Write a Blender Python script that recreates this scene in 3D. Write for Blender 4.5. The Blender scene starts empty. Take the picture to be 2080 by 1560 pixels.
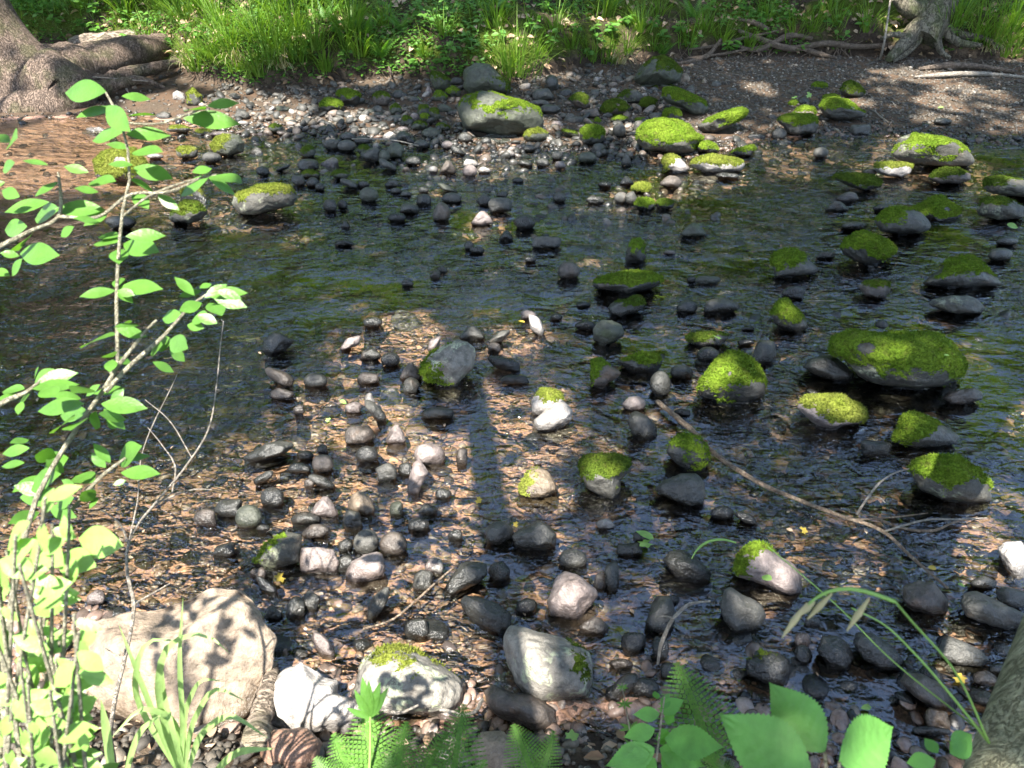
import bpy, math, random
import numpy as np
from mathutils import Vector, Matrix
R = math.radians
rng = np.random.default_rng(7)
random.seed(7)
scn = bpy.context.scene
COL = scn.collection

# ------------------------------------------------------------------ camera
CAM = np.array([0.0, 0.0, 2.1]); PITCH = R(34.0); FPX = 1564.0
FW = np.array([0, math.cos(PITCH), -math.sin(PITCH)])
UP = np.array([0, math.sin(PITCH), math.cos(PITCH)])
RT = np.array([1.0, 0, 0])
cam = bpy.data.cameras.new('camera'); camo = bpy.data.objects.new('camera', cam); COL.objects.link(camo)
camo.location = CAM; camo.rotation_euler = (math.pi/2 - PITCH, 0, 0)
cam.sensor_width = 36; cam.lens = 18/ (1040/FPX); cam.clip_start = 0.05; cam.clip_end = 300
cam.dof.use_dof = True; cam.dof.focus_distance = 4.2; cam.dof.aperture_fstop = 8.0
scn.camera = camo

# ------------------------------------------------------------------ sun
SUN_EL = R(60); SUN_AZ = np.array([-0.35, -1.0]); SUN_AZ = SUN_AZ/np.linalg.norm(SUN_AZ)
SUN = np.array([SUN_AZ[0]*math.cos(SUN_EL), SUN_AZ[1]*math.cos(SUN_EL), math.sin(SUN_EL)])

def ray(px, py):
    d = FW + RT*((px-1040)/FPX) + UP*((780-py)/FPX)
    return d
def at(px, py, depth):                       # point at a distance along the camera axis
    return CAM + ray(px, py)*depth
def plane(px, py, z=0.0):
    d = ray(px, py); t = (z-CAM[2])/d[2]
    return CAM + d*t

def smooth(t):
    t = np.clip(t, 0, 1); return t*t*(3-2*t)
_nz = {}
def snoise(P, freq, seed=0, terms=9):        # cheap smooth noise, about -1..1
    k = (seed, terms)
    if k not in _nz:
        r = np.random.default_rng(1000+seed)
        v = r.normal(size=(terms, 3)); v /= np.linalg.norm(v, axis=1)[:, None]
        _nz[k] = (v*r.uniform(.6, 1.5, (terms, 1)), r.uniform(0, 6.28, terms))
    v, ph = _nz[k]
    P = np.asarray(P, float)
    return np.sin(P@v.T*freq*2.2 + ph).sum(-1)/math.sqrt(terms)*0.8
def fbm(P, freq, seed=0, oct=3):
    s = 0; a = 1
    for i in range(oct):
        s = s + a*snoise(P, freq*2**i, seed+i*17); a *= .5
    return s

# ------------------------------------------------------------------ terrain
def curve(pts, z):
    w = np.array([plane(a, b, z) for a, b in pts]); o = np.argsort(w[:, 0])
    return w[o, 0], w[o, 1]
FAR = curve([(-200,240),(0,238),(150,232),(230,222),(330,240),(420,250),(520,256),(700,266),(900,282),(1050,292),(1300,300),(1420,300),(1600,268),(1780,258),(1950,275),(2080,280),(2300,285)], 0)
BASE = curve([(-200,100),(0,100),(200,108),(330,125),(400,165),(520,182),(700,165),(800,160),(950,165),(1050,168),(1200,135),(1400,122),(1550,116),(1800,116),(2080,126),(2300,130)], .13)
NEAR = curve([(-300,1330),(0,1380),(130,1400),(300,1440),(480,1470),(700,1490),(950,1465),(1130,1485),(1200,1490),(1300,1475),(1500,1560),(1800,1600),(2080,1560),(2400,1500)], 0)
def lines(x):
    return np.interp(x, *NEAR), np.interp(x, *FAR), np.interp(x, *BASE)
def terrain(x, y):
    x = np.asarray(x, float); y = np.asarray(y, float)
    yn, yf, yb = lines(x)
    P = np.stack([x, y, x*0], -1)
    n1 = fbm(P, 1.1, 3); n2 = fbm(P, 3.0, 9)
    edge = np.minimum(y-yn, yf-y)
    pool = np.exp(-(((x+2.3)/1.5)**2+((y-4.0)/1.3)**2))*.10
    bed = -(0.05+pool)*smooth(edge/.7) + .014*n1*smooth(edge/.4)
    t = (y-yf)/np.maximum(yb-yf, .2)
    far = .13*np.clip(t, 0, 1) + .012*n2*smooth(t*2)
    s = y-yb
    bank = .30*smooth(s/.22) + .42*np.clip(s-.1, 0, 3.5) + .12*np.clip(s-3.6, 0, 30) + smooth(s/.25)*(.05*n2+.04*n1)
    sn = yn-y
    near = .10*smooth(sn/.2)+.26*np.clip(sn, 0, 2.5) + .02*n2*smooth(sn/.3)
    z = np.where(y < yn, near, np.where(y < yf, bed, far+bank*(s > 0)))
    return z
def surf(x, y):
    return np.maximum(terrain(x, y), 0)
def hit(px, py, zoff=0.0):
    p = plane(px, py, zoff)
    for _ in range(6):
        p = plane(px, py, float(surf(p[0], p[1]))*.7+.3*(p[2]-zoff)+zoff)
    return p
def hit_terrain(px, py):
    d = ray(px, py); ts = np.linspace(1.0, 22, 2200)
    q = CAM+d*ts[:, None]
    below = np.nonzero(q[:, 2] < surf(q[:, 0], q[:, 1]))[0]
    return q[below[0]] if len(below) else q[-1]

# ------------------------------------------------------------------ mesh helpers
def mesh(name, V, F, smooth_=True):
    me = bpy.data.meshes.new(name)
    V = np.asarray(V, np.float32)
    if isinstance(F, np.ndarray):
        k = F.shape[1]; nf = len(F)
        me.vertices.add(len(V)); me.vertices.foreach_set('co', V.ravel())
        me.loops.add(nf*k); me.loops.foreach_set('vertex_index', F.astype(np.int32).ravel())
        me.polygons.add(nf); me.polygons.foreach_set('loop_start', np.arange(0, nf*k, k, dtype=np.int32))
        me.polygons.foreach_set('loop_total', np.full(nf, k, np.int32))
        me.update(calc_edges=True)
    else:
        me.from_pydata(V.tolist(), [], F)
        me.update()
    if smooth_:
        me.polygons.foreach_set('use_smooth', np.ones(len(me.polygons), bool))
    return me
def obj(name, V, F, mat, parent=None, loc=None, smooth_=True):
    V = np.asarray(V, float)
    if loc is not None: V = V-np.asarray(loc)
    o = bpy.data.objects.new(name, mesh(name, V, F, smooth_)); COL.objects.link(o)
    if mat: o.data.materials.append(mat)
    if parent: o.parent = parent
    elif loc is not None: o.location = loc
    return o
def empty(name, loc):
    o = bpy.data.objects.new(name, None); COL.objects.link(o); o.location = loc; o.empty_display_size = .05
    return o
def tag(o, label=None, cat=None, group=None, kind=None):
    if label: o['label'] = label
    if cat: o['category'] = cat
    if group: o['group'] = group
    if kind: o['kind'] = kind
    return o
class MB:
    def __init__(s): s.V = []; s.Q = []; s.T = []; s.n = 0
    def add(s, V, F):
        V = np.asarray(V, float); F = np.asarray(F, int)+s.n
        s.V.append(V); s.n += len(V)
        (s.Q if F.shape[1] == 4 else s.T).append(F)
    def tube(s, pts, rad, seg=8, wob=0, cap=True, seed=0):
        pts = np.asarray(pts, float); n = len(pts); rad = np.broadcast_to(np.asarray(rad, float), (n,))
        t = np.gradient(pts, axis=0); t /= np.linalg.norm(t, axis=1)[:, None]+1e-9
        a = np.array([0, 0, 1.0]) if abs(t[0][2]) < .9 else np.array([1.0, 0, 0])
        rows = []
        for i in range(n):
            b = np.cross(t[i], a); b /= np.linalg.norm(b)+1e-9; a = np.cross(b, t[i])
            an = np.linspace(0, 2*math.pi, seg, endpoint=False)
            c = np.cos(an)[:, None]*a+np.sin(an)[:, None]*b
            r = rad[i]
            if wob:
                r = r*(1+wob*snoise(pts[i]/max(rad[i], .01)*.5+c*1.3, 1, seed))[:, None]
            rows.append(pts[i]+c*r)
        V = np.concatenate(rows)
        i, j = np.meshgrid(np.arange(n-1), np.arange(seg), indexing='ij')
        F = np.stack([i*seg+j, i*seg+(j+1) % seg, (i+1)*seg+(j+1) % seg, (i+1)*seg+j], -1).reshape(-1, 4)
        s.add(V, F)
        if cap:
            c0 = np.concatenate([rows[0], pts[:1]]); c1 = np.concatenate([rows[-1], pts[-1:]])
            k = np.arange(seg)
            s.add(c0, np.stack([k, np.full(seg, seg), (k+1) % seg], -1)); s.add(c1, np.stack([(k+1) % seg, np.full(seg, seg), k], -1))
    def build(s, name, mat, parent=None, loc=None, smooth_=True):
        V = np.concatenate(s.V)
        if s.Q and not s.T: F = np.concatenate(s.Q)
        elif s.T and not s.Q: F = np.concatenate(s.T)
        else: F = np.concatenate(s.Q).tolist()+np.concatenate(s.T).tolist()
        return obj(name, V, F, mat, parent, loc, smooth_)
def resample(pts, n):
    pts = np.asarray(pts, float); d = np.r_[0, np.cumsum(np.linalg.norm(np.diff(pts, axis=0), axis=1))]
    # Catmull-like smoothing through cubic interpolation of each axis
    u = np.linspace(0, d[-1], n); out = np.empty((n, pts.shape[1]))
    m = np.gradient(pts, d, axis=0)
    i = np.clip(np.searchsorted(d, u, side='right')-1, 0, len(d)-2); h = (d[i+1]-d[i]); t = (u-d[i])/h
    for k in range(pts.shape[1]):
        out[:, k] = (2*t**3-3*t**2+1)*pts[i, k]+(t**3-2*t**2+t)*h*m[i, k]+(-2*t**3+3*t**2)*pts[i+1, k]+(t**3-t**2)*h*m[i+1, k]
    return out
def ico(sub):
    import bmesh
    b = bmesh.new(); bmesh.ops.create_icosphere(b, subdivisions=sub, radius=1)
    V = np.array([v.co[:] for v in b.verts]); F = np.array([[v.index for v in f.verts] for f in b.faces]); b.free()
    return V/np.linalg.norm(V, axis=1)[:, None], F
ICO = {k: ico(k) for k in (1, 2, 3, 4, 5, 6)}

def scatter(TV, TF, pos, rot, scale):        # many copies of a template in one mesh; rot (N,3,3) columns = axes
    N = len(pos); scale = np.asarray(scale, float)
    if scale.ndim == 1: scale = np.repeat(scale[:, None], 3, 1)
    V = np.einsum('nij,nkj->nki', rot, TV[None]*scale[:, None, :])+pos[:, None, :]
    F = (TF[None]+(np.arange(N)*len(TV))[:, None, None]).reshape(-1, TF.shape[1])
    return V.reshape(-1, 3), F
def frames(x, n):                            # x: leaf axis (N,3), n: rough normal
    x = x/np.linalg.norm(x, axis=1)[:, None]
    z = n-(n*x).sum(1)[:, None]*x; z /= np.linalg.norm(z, axis=1)[:, None]+1e-9
    y = np.cross(z, x)
    return np.stack([x, y, z], -1)
def randunit(n, zb=0.0):
    v = rng.normal(size=(n, 3)); v[:, 2] += zb
    return v/np.linalg.norm(v, axis=1)[:, None]

def leaf_template(n=5, width=.4, fold=.12, droop=.15, serr=0, peak=.45, stalk=0.0):
    t = np.linspace(0, 1, n+1)
    e = math.log(.5)/math.log(peak)
    w = width/2*np.sin(math.pi*t**e)**.8
    if serr: w = w*(1+serr*np.where(np.arange(n+1) % 2 == 0, -1, 1)*np.where((t > .05) & (t < .97), 1, 0))
    w[0] = w[-1] = 0.004
    z = -droop*t**2
    mid = np.stack([t+stalk, 0*t, z], -1)
    L = np.stack([t+stalk, w, z+fold*w/width*1.2], -1); Rr = np.stack([t+stalk, -w, z+fold*w/width*1.2], -1)
    if serr:
        L[:, 0] += np.where(np.arange(n+1) % 2 == 1, .012, -.012); Rr[:, 0] += np.where(np.arange(n+1) % 2 == 1, .012, -.012)
    V = np.concatenate([L, mid, Rr]); k = n+1; i = np.arange(n)
    F = np.concatenate([np.stack([i, i+1+0*i, k+i+1, k+i], -1)[:, ::-1], np.stack([k+i, k+i+1, 2*k+i+1, 2*k+i], -1)[:, ::-1]])
    return V, F
# ------------------------------------------------------------------ materials
class NT:
    def __init__(s, name):
        s.m = bpy.data.materials.new(name); s.m.use_nodes = True; s.t = s.m.node_tree; s.t.nodes.clear()
        s.out = s.n('ShaderNodeOutputMaterial')
    def n(s, typ, **kw):
        nd = s.t.nodes.new(typ)
        for k, v in kw.items():
            if k.startswith('i_'):
                nd.inputs[k[2:].replace('_', ' ')].default_value = v
            else: setattr(nd, k, v)
        return nd
    def l(s, a, b): s.t.links.new(a, b); return b
    def noise(s, vec, scale, detail=4, rough=.55, dist=0):
        nd = s.n('ShaderNodeTexNoise'); nd.inputs['Scale'].default_value = scale; nd.inputs['Detail'].default_value = detail
        nd.inputs['Roughness'].default_value = rough; nd.inputs['Distortion'].default_value = dist
        if vec is not None: s.l(vec, nd.inputs['Vector'])
        return nd.outputs['Fac']
    def ramp(s, fac, stops, interp='LINEAR'):
        nd = s.n('ShaderNodeValToRGB'); cr = nd.color_ramp; cr.interpolation = interp
        while len(cr.elements) < len(stops): cr.elements.new(.5)
        for e, (p, c) in zip(cr.elements, stops):
            e.position = p; e.color = (*c, 1) if isinstance(c, (tuple, list)) else (c, c, c, 1)
        s.l(fac, nd.inputs[0]); return nd.outputs[0]
    def mix(s, fac, a, b, typ='MIX'):
        nd = s.n('ShaderNodeMix', data_type='RGBA', blend_type=typ)
        for i, v in ((0, fac), (6, a), (7, b)):
            sock = nd.inputs[i]
            if hasattr(v, 'is_output'): s.l(v, sock)
            elif isinstance(v, (tuple, list)): sock.default_value = (*v, 1)
            else: sock.default_value = v if i == 0 else (v, v, v, 1)
        return nd.outputs[2]
    def math(s, op, a, b=None, clamp=False):
        nd = s.n('ShaderNodeMath', operation=op, use_clamp=clamp)
        for i, v in enumerate((a, b)):
            if v is None: continue
            if hasattr(v, 'is_output'): s.l(v, nd.inputs[i])
            else: nd.inputs[i].default_value = v
        return nd.outputs[0]
    def bump(s, h, strength, dist=.02, normal=None):
        nd = s.n('ShaderNodeBump'); nd.inputs['Strength'].default_value = strength; nd.inputs['Distance'].default_value = dist
        s.l(h, nd.inputs['Height'])
        if normal is not None: s.l(normal, nd.inputs['Normal'])
        return nd.outputs[0]
    def principled(s, col=None, rough=.6, spec=.4, normal=None):
        p = s.n('ShaderNodeBsdfPrincipled')
        if col is not None:
            if hasattr(col, 'is_output'): s.l(col, p.inputs['Base Color'])
            else: p.inputs['Base Color'].default_value = (*col, 1)
        if hasattr(rough, 'is_output'): s.l(rough, p.inputs['Roughness'])
        else: p.inputs['Roughness'].default_value = rough
        p.inputs['Specular IOR Level'].default_value = spec
        if normal is not None: s.l(normal, p.inputs['Normal'])
        return p
    def done(s, sh):
        s.l(sh, s.out.inputs['Surface']); return s.m
    def coords(s, offset=True):
        tc = s.n('ShaderNodeTexCoord').outputs['Object']
        if not offset: return tc
        oi = s.n('ShaderNodeObjectInfo').outputs['Random']
        add = s.n('ShaderNodeVectorMath', operation='MULTIPLY_ADD')
        cmb = s.n('ShaderNodeCombineXYZ'); s.l(oi, cmb.inputs[0]); s.l(oi, cmb.inputs[1]); s.l(oi, cmb.inputs[2])
        s.l(cmb.outputs[0], add.inputs[0]); add.inputs[1].default_value = (37, 61, 23); s.l(tc, add.inputs[2])
        return add.outputs[0]

def rock_mat(name, c, c2, fleck=(.5, .48, .44), rough=.55, speck=.25, stain=(.22, .12, .06), stain_amt=.2, lichen=0.0):
    t = NT(name); v = t.coords()
    big = t.noise(v, 5, 5, .6); mid = t.noise(v, 28, 5, .65); fine = t.noise(v, 130, 3, .6)
    col = t.mix(t.ramp(big, [(.32, 0), (.68, 1)]), c, c2)
    col = t.mix(1, col, t.ramp(mid, [(.28, .42), (.72, 1.6)]), 'MULTIPLY')
    col = t.mix(t.math('MULTIPLY', t.ramp(t.noise(v, 9, 4, .6), [(.58, 0), (.72, 1)]), stain_amt), col, stain)
    col = t.mix(t.math('MULTIPLY', t.ramp(fine, [(.62, 0), (.7, 1)]), speck), col, fleck)
    if lichen:
        lm = t.math('MULTIPLY', t.ramp(t.noise(v, 11, 3, .6), [(.55, 0), (.6, 1)]), t.ramp(t.noise(v, 75, 3, .7), [(.42, 0), (.55, 1)]))
        col = t.mix(t.math('MULTIPLY', lm, lichen), col, (.34, .37, .24))
    # the wet band just above the water
    geo = t.n('ShaderNodeNewGeometry'); sep = t.n('ShaderNodeSeparateXYZ'); t.l(geo.outputs['Position'], sep.inputs[0])
    z = t.math('ADD', sep.outputs[2], t.math('MULTIPLY', t.math('SUBTRACT', big, .5), .09))
    wet = t.math('SUBTRACT', 1, t.math('MULTIPLY', t.math('SUBTRACT', z, .012), 17, True), True)
    col = t.mix(wet, col, t.mix(1, col, (.36, .36, .36), 'MULTIPLY'))
    rg = t.math('ADD', t.math('MULTIPLY', t.math('SUBTRACT', fine, .5), .25), t.math('SUBTRACT', rough, t.math('MULTIPLY', wet, rough-.16)), True)
    h = t.math('ADD', t.math('MULTIPLY', mid, .7), t.math('MULTIPLY', fine, .35))
    b = t.bump(h, .75, .02)
    p = t.principled(col, rg, .5, b)
    return t.done(p.outputs[0])
M = {}
M['d'] = rock_mat('wet_dark_basalt', (.025, .025, .021), (.05, .048, .042), rough=.36, speck=.08, stain_amt=.12)
M['k'] = rock_mat('black_basalt', (.013, .013, .012), (.027, .026, .023), rough=.3, speck=.06, stain_amt=.05)
M['g'] = rock_mat('grey_stone', (.036, .035, .029), (.066, .063, .054), rough=.58, speck=.18, stain_amt=.15)
M['b'] = rock_mat('brown_stone', (.048, .038, .03), (.085, .07, .058), rough=.55, speck=.15, stain_amt=.35)
M['t'] = rock_mat('tan_stone', (.13, .095, .062), (.19, .15, .108), rough=.62, speck=.15)
M['o'] = rock_mat('orange_tan_stone', (.16, .085, .055), (.2, .12, .08), rough=.6, speck=.12)
M['p'] = rock_mat('pinkish_stone', (.125, .098, .088), (.20, .165, .15), rough=.55, speck=.2)
M['w'] = rock_mat('pale_stone', (.19, .175, .16), (.29, .265, .242), rough=.55, speck=.2)
M['s'] = rock_mat('sandstone_slab', (.15, .112, .078), (.22, .172, .125), (.07, .055, .04), rough=.7, speck=.22, stain=(.3, .17, .1), stain_amt=.35)
M['l'] = rock_mat('lichen_grey_stone', (.032, .031, .024), (.066, .062, .05), rough=.68, speck=.15, stain_amt=.15, lichen=.35)
M['L'] = rock_mat('pale_lichen_stone', (.115, .105, .087), (.185, .17, .145), rough=.68, speck=.2, stain_amt=.2, lichen=.8)
M['v'] = rock_mat('green_grey_stone', (.034, .038, .025), (.06, .063, .046), rough=.6, speck=.12, stain=(.06, .08, .015), stain_amt=.5)

def moss_mat(name, a, b, c):
    t = NT(name); v = t.coords()
    n1 = t.noise(v, 7, 4, .6); n2 = t.noise(v, 90, 3, .7); n3 = t.noise(v, 26, 4, .7)
    col = t.mix(t.ramp(n1, [(.38, 0), (.62, 1)]), a, b)
    col = t.mix(t.ramp(n3, [(.56, 0), (.74, 1)]), col, c)
    col = t.mix(1, col, t.ramp(n2, [(.3, .45), (.7, 1.5)]), 'MULTIPLY')
    p = t.principled(col, .85, .12, t.bump(n2, .9, .02))
    tr = t.n('ShaderNodeBsdfTranslucent'); t.l(col, tr.inputs[0])
    mx = t.n('ShaderNodeMixShader'); mx.inputs[0].default_value = .18
    t.l(p.outputs[0], mx.inputs[1]); t.l(tr.outputs[0], mx.inputs[2])
    return t.done(mx.outputs[0])
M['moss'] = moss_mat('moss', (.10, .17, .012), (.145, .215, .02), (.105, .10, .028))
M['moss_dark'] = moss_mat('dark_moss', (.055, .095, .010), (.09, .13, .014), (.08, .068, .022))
M['moss_lit'] = moss_mat('sunlit_yellow_moss', (.13, .165, .02), (.18, .205, .035), (.12, .115, .04))  # yellower moss copy with the sunshine put into its colour

def leaf_mat(name, a, b, trans=.4, rough=.45, vein=False, spec=.4):
    t = NT(name)
    geo = t.n('ShaderNodeNewGeometry'); rnd = geo.outputs['Random Per Island']
    v = t.coords()
    col = t.mix(rnd, a, b)
    col = t.mix(1, col, t.ramp(t.noise(v, 22, 4, .6), [(.25, .72), (.75, 1.25)]), 'MULTIPLY')
    p = t.principled(col, rough, spec, t.bump(t.noise(v, 160, 3, .6), .25, .004))
    tr = t.n('ShaderNodeBsdfTranslucent')
    t.l(t.mix(1, col, (1.25, 1.3, .45), 'MULTIPLY'), tr.inputs[0])
    mx = t.n('ShaderNodeMixShader'); mx.inputs[0].default_value = trans
    t.l(p.outputs[0], mx.inputs[1]); t.l(tr.outputs[0], mx.inputs[2])
    return t.done(mx.outputs[0])
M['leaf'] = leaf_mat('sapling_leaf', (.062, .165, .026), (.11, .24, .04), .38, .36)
M['canopy'] = leaf_mat('canopy_leaf', (.05, .10, .013), (.09, .15, .025), .32, .5)
M['far_leaf'] = leaf_mat('woodland_leaf', (.16, .30, .014), (.25, .35, .03), .5, .6)
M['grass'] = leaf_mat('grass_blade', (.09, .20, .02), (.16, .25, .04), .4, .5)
M['grass_lit'] = leaf_mat('sunlit_grass_blade', (.24, .38, .10), (.32, .44, .18), .35, .4)  # paler copy of the grass, sunlight painted into the blade colour
M['palegrass'] = leaf_mat('pale_grass_blade', (.30, .27, .13), (.42, .37, .22), .3, .6)
M['herb'] = leaf_mat('herb_leaf', (.055, .16, .02), (.11, .24, .035), .4, .5)
M['fern'] = leaf_mat('fern_frond', (.075, .19, .024), (.12, .25, .04), .4, .5)
M['leaf_lit'] = leaf_mat('sunlit_shrub_leaf', (.17, .36, .06), (.26, .42, .11), .35, .4)  # leaf colour brightened to stand in for strong sun on the shrub
M['bigleaf'] = leaf_mat('broad_leaf', (.10, .28, .05), (.13, .32, .065), .4, .5)
M['litter'] = leaf_mat('dead_leaf', (.20, .125, .07), (.40, .30, .21), .15, .75, spec=.2)
M['yellowleaf'] = leaf_mat('yellow_leaf', (.38, .30, .04), (.5, .36, .06), .3, .5)
M['greenleaf'] = leaf_mat('fallen_green_leaf', (.2, .36, .08), (.26, .42, .12), .35, .5)
M['algae'] = leaf_mat('algae', (.13, .19, .008), (.22, .26, .012), .2, .4)

def bark_mat(name, a, b, sc=(9, 9, 2.2), moss=0.0, crack=.8):
    t = NT(name); v = t.coords()
    mp = t.n('ShaderNodeMapping'); mp.inputs['Scale'].default_value = sc; t.l(v, mp.inputs[0])
    n1 = t.noise(mp.outputs[0], 2.2, 6, .65, 1.2); n2 = t.noise(v, 70, 4, .7); n3 = t.noise(v, 3.5, 4, .6)
    cr = t.ramp(t.math('ABSOLUTE', t.math('SUBTRACT', t.noise(mp.outputs[0], 1.3, 4, .6, 2.0), .5)), [(0, 0), (.055, 1)])
    col = t.mix(t.ramp(n1, [(.3, 0), (.7, 1)]), a, b)
    col = t.mix(1, col, t.ramp(n2, [(.3, .7), (.7, 1.25)]), 'MULTIPLY')
    col = t.mix(t.math('MULTIPLY', t.math('SUBTRACT', 1, cr), crack), col, tuple(x*.35 for x in a))
    if moss: col = t.mix(t.math('MULTIPLY', t.ramp(n3, [(.5, 0), (.62, 1)]), moss), col, (.06, .085, .02))
    h = t.math('ADD', t.math('ADD', n1, t.math('MULTIPLY', cr, .6)), t.math('MULTIPLY', n2, .3))
    return t.done(t.principled(col, .85, .2, t.bump(h, .9, .03)).outputs[0])
M['bark_l'] = bark_mat('pinkish_grey_bark', (.12, .085, .062), (.23, .175, .14), (16, 16, 6), moss=.35)
M['bark_r'] = bark_mat('olive_grey_bark', (.12, .105, .075), (.2, .18, .135), (10, 10, 5), moss=.55)
M['bark_n'] = bark_mat('pale_olive_bark', (.33, .31, .19), (.5, .48, .33), (34, 34, 3.0), moss=.25, crack=.75)
M['root'] = bark_mat('weathered_root', (.13, .095, .07), (.22, .175, .135), (14, 14, 14), crack=.4)
M['log'] = bark_mat('rotting_log', (.2, .155, .115), (.33, .27, .21), (4, 12, 12), moss=.4)
M['twig'] = bark_mat('pale_twig', (.34, .29, .23), (.48, .43, .36), (30, 30, 30), crack=.3)
M['redtwig'] = bark_mat('brown_branch', (.22, .14, .095), (.40, .33, .24), (26, 26, 26), crack=.4)
M['stem'] = bark_mat('sapling_stem', (.30, .27, .18), (.45, .42, .32), (30, 30, 30), crack=.25)
t = NT('green_stem'); M['gstem'] = t.done(t.principled((.16, .28, .06), .5, .4).outputs[0])

# soil and forest floor
t = NT('bank_soil'); v = t.coords(False)
n1 = t.noise(v, 2.2, 5, .6); n2 = t.noise(v, 30, 5, .7); n3 = t.noise(v, 6, 5, .65); n4 = t.noise(v, 160, 3, .7)
col = t.mix(t.ramp(n2, [(.3, 0), (.7, 1)]), (.028, .02, .014), (.075, .055, .04))
col = t.mix(t.ramp(n3, [(.52, 0), (.6, 1)]), col, (.13, .095, .065))
sep = t.n('ShaderNodeSeparateXYZ'); t.l(v, sep.inputs[0])
hi = t.math('MULTIPLY', t.math('SUBTRACT', sep.outputs[2], .24), 8, True)
mm = t.math('MULTIPLY', t.ramp(n1, [(.42, 0), (.52, 1)]), hi)
col = t.mix(mm, col, t.mix(t.ramp(n4, [(.35, 0), (.65, 1)]), (.025, .042, .006), (.09, .125, .015)))
M['soil'] = t.done(t.principled(col, .9, .15, t.bump(t.math('ADD', n2, n4), .8, .03)).outputs[0])

# stream bed
t = NT('stream_bed'); v = t.coords(False)
mp = t.n('ShaderNodeMapping'); mp.inputs['Scale'].default_value = (1, 1, .2); t.l(v, mp.inputs[0])
def cells(sc, seed):
    vo = t.n('ShaderNodeTexVoronoi', feature='DISTANCE_TO_EDGE'); vo.inputs['Scale'].default_value = sc
    vc = t.n('ShaderNodeTexVoronoi'); vc.inputs['Scale'].default_value = sc
    wv = t.n('ShaderNodeVectorMath', operation='ADD'); nz = t.n('ShaderNodeTexNoise'); nz.inputs['Scale'].default_value = sc*.8
    sc2 = t.n('ShaderNodeVectorMath', operation='SCALE'); sc2.inputs['Scale'].default_value = .5/sc
    t.l(mp.outputs[0], nz.inputs['Vector']); t.l(nz.outputs['Color'], sc2.inputs[0]); t.l(sc2.outputs[0], wv.inputs[0]); t.l(mp.outputs[0], wv.inputs[1])
    t.l(wv.outputs[0], vo.inputs['Vector']); t.l(wv.outputs[0], vc.inputs['Vector'])
    return vo.outputs['Distance'], vc.outputs['Color']
d1, c1 = cells(26, 0)
sepc = t.n('ShaderNodeSeparateColor'); t.l(c1, sepc.inputs[0])
peb = t.ramp(sepc.outputs[0], [(0, (.03, .03, .03)), (.35, (.06, .055, .05)), (.6, (.12, .085, .065)), (.8, (.2, .13, .09)), (1, (.26, .2, .16))])
n1 = t.noise(v, 55, 4, .7); n2 = t.noise(v, 1.6, 4, .6); n3 = t.noise(v, 9, 3, .6)
n9 = t.noise(v, 120, 3, .7)
sand = t.mix(t.ramp(n1, [(.3, 0), (.7, 1)]), (.19, .105, .072), (.37, .235, .175))
sand = t.mix(1, sand, t.ramp(n9, [(.35, .45), (.6, 1.25)]), 'MULTIPLY')
pm = t.math('MULTIPLY', t.ramp(d1, [(.10, 0), (.17, 1)]), t.ramp(sepc.outputs[1], [(.35, 0), (.37, 1)]))
sepv = t.n('ShaderNodeSeparateXYZ'); t.l(v, sepv.inputs[0])
# clean sand lies in the far left reach
sx = t.math('MULTIPLY', t.math('SUBTRACT', -2.6, sepv.outputs[0]), 1.6, True)
sy = t.math('MULTIPLY', t.math('SUBTRACT', sepv.outputs[1], 5.0), 1.6, True)
pm = t.math('MULTIPLY', pm, t.math('SUBTRACT', 1, t.math('MULTIPLY', sx, sy)))
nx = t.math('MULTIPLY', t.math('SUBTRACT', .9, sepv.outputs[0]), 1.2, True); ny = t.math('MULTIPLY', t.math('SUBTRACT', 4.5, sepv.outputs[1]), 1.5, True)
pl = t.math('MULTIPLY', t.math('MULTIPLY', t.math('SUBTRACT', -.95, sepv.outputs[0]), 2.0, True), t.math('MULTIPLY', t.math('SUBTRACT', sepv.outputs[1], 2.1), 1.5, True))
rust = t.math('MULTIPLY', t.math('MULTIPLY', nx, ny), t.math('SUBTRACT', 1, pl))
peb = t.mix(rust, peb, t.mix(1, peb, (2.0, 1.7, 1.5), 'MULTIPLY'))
col = t.mix(pm, sand, peb)
alg_shade = t.math('MULTIPLY', t.ramp(n2, [(.40, 0), (.58, .9)]), t.ramp(n3, [(.36, 0), (.55, 1)]))
col = t.mix(t.math('MULTIPLY', t.math('MULTIPLY', alg_shade, t.math('SUBTRACT', 1, t.math('MULTIPLY', sx, sy))), t.math('SUBTRACT', 1, rust)), col, (.02, .024, .011))  # algae tint that also puts shade into the bed, off the pinkish gravel
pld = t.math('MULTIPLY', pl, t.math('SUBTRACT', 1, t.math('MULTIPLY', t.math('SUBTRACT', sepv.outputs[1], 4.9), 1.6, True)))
col = t.mix(t.math('MULTIPLY', pld, .88), col, t.mix(n1, (.014, .017, .008), (.035, .034, .018)))  # pool bed darkened to stand in for its dark green reflection
h = t.math('ADD', t.math('MULTIPLY', t.math('MULTIPLY', pm, d1), 1.5), t.math('MULTIPLY', n1, .2))
M['bed'] = t.done(t.principled(col, .75, .2, t.bump(h, .8, .02)).outputs[0])

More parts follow.
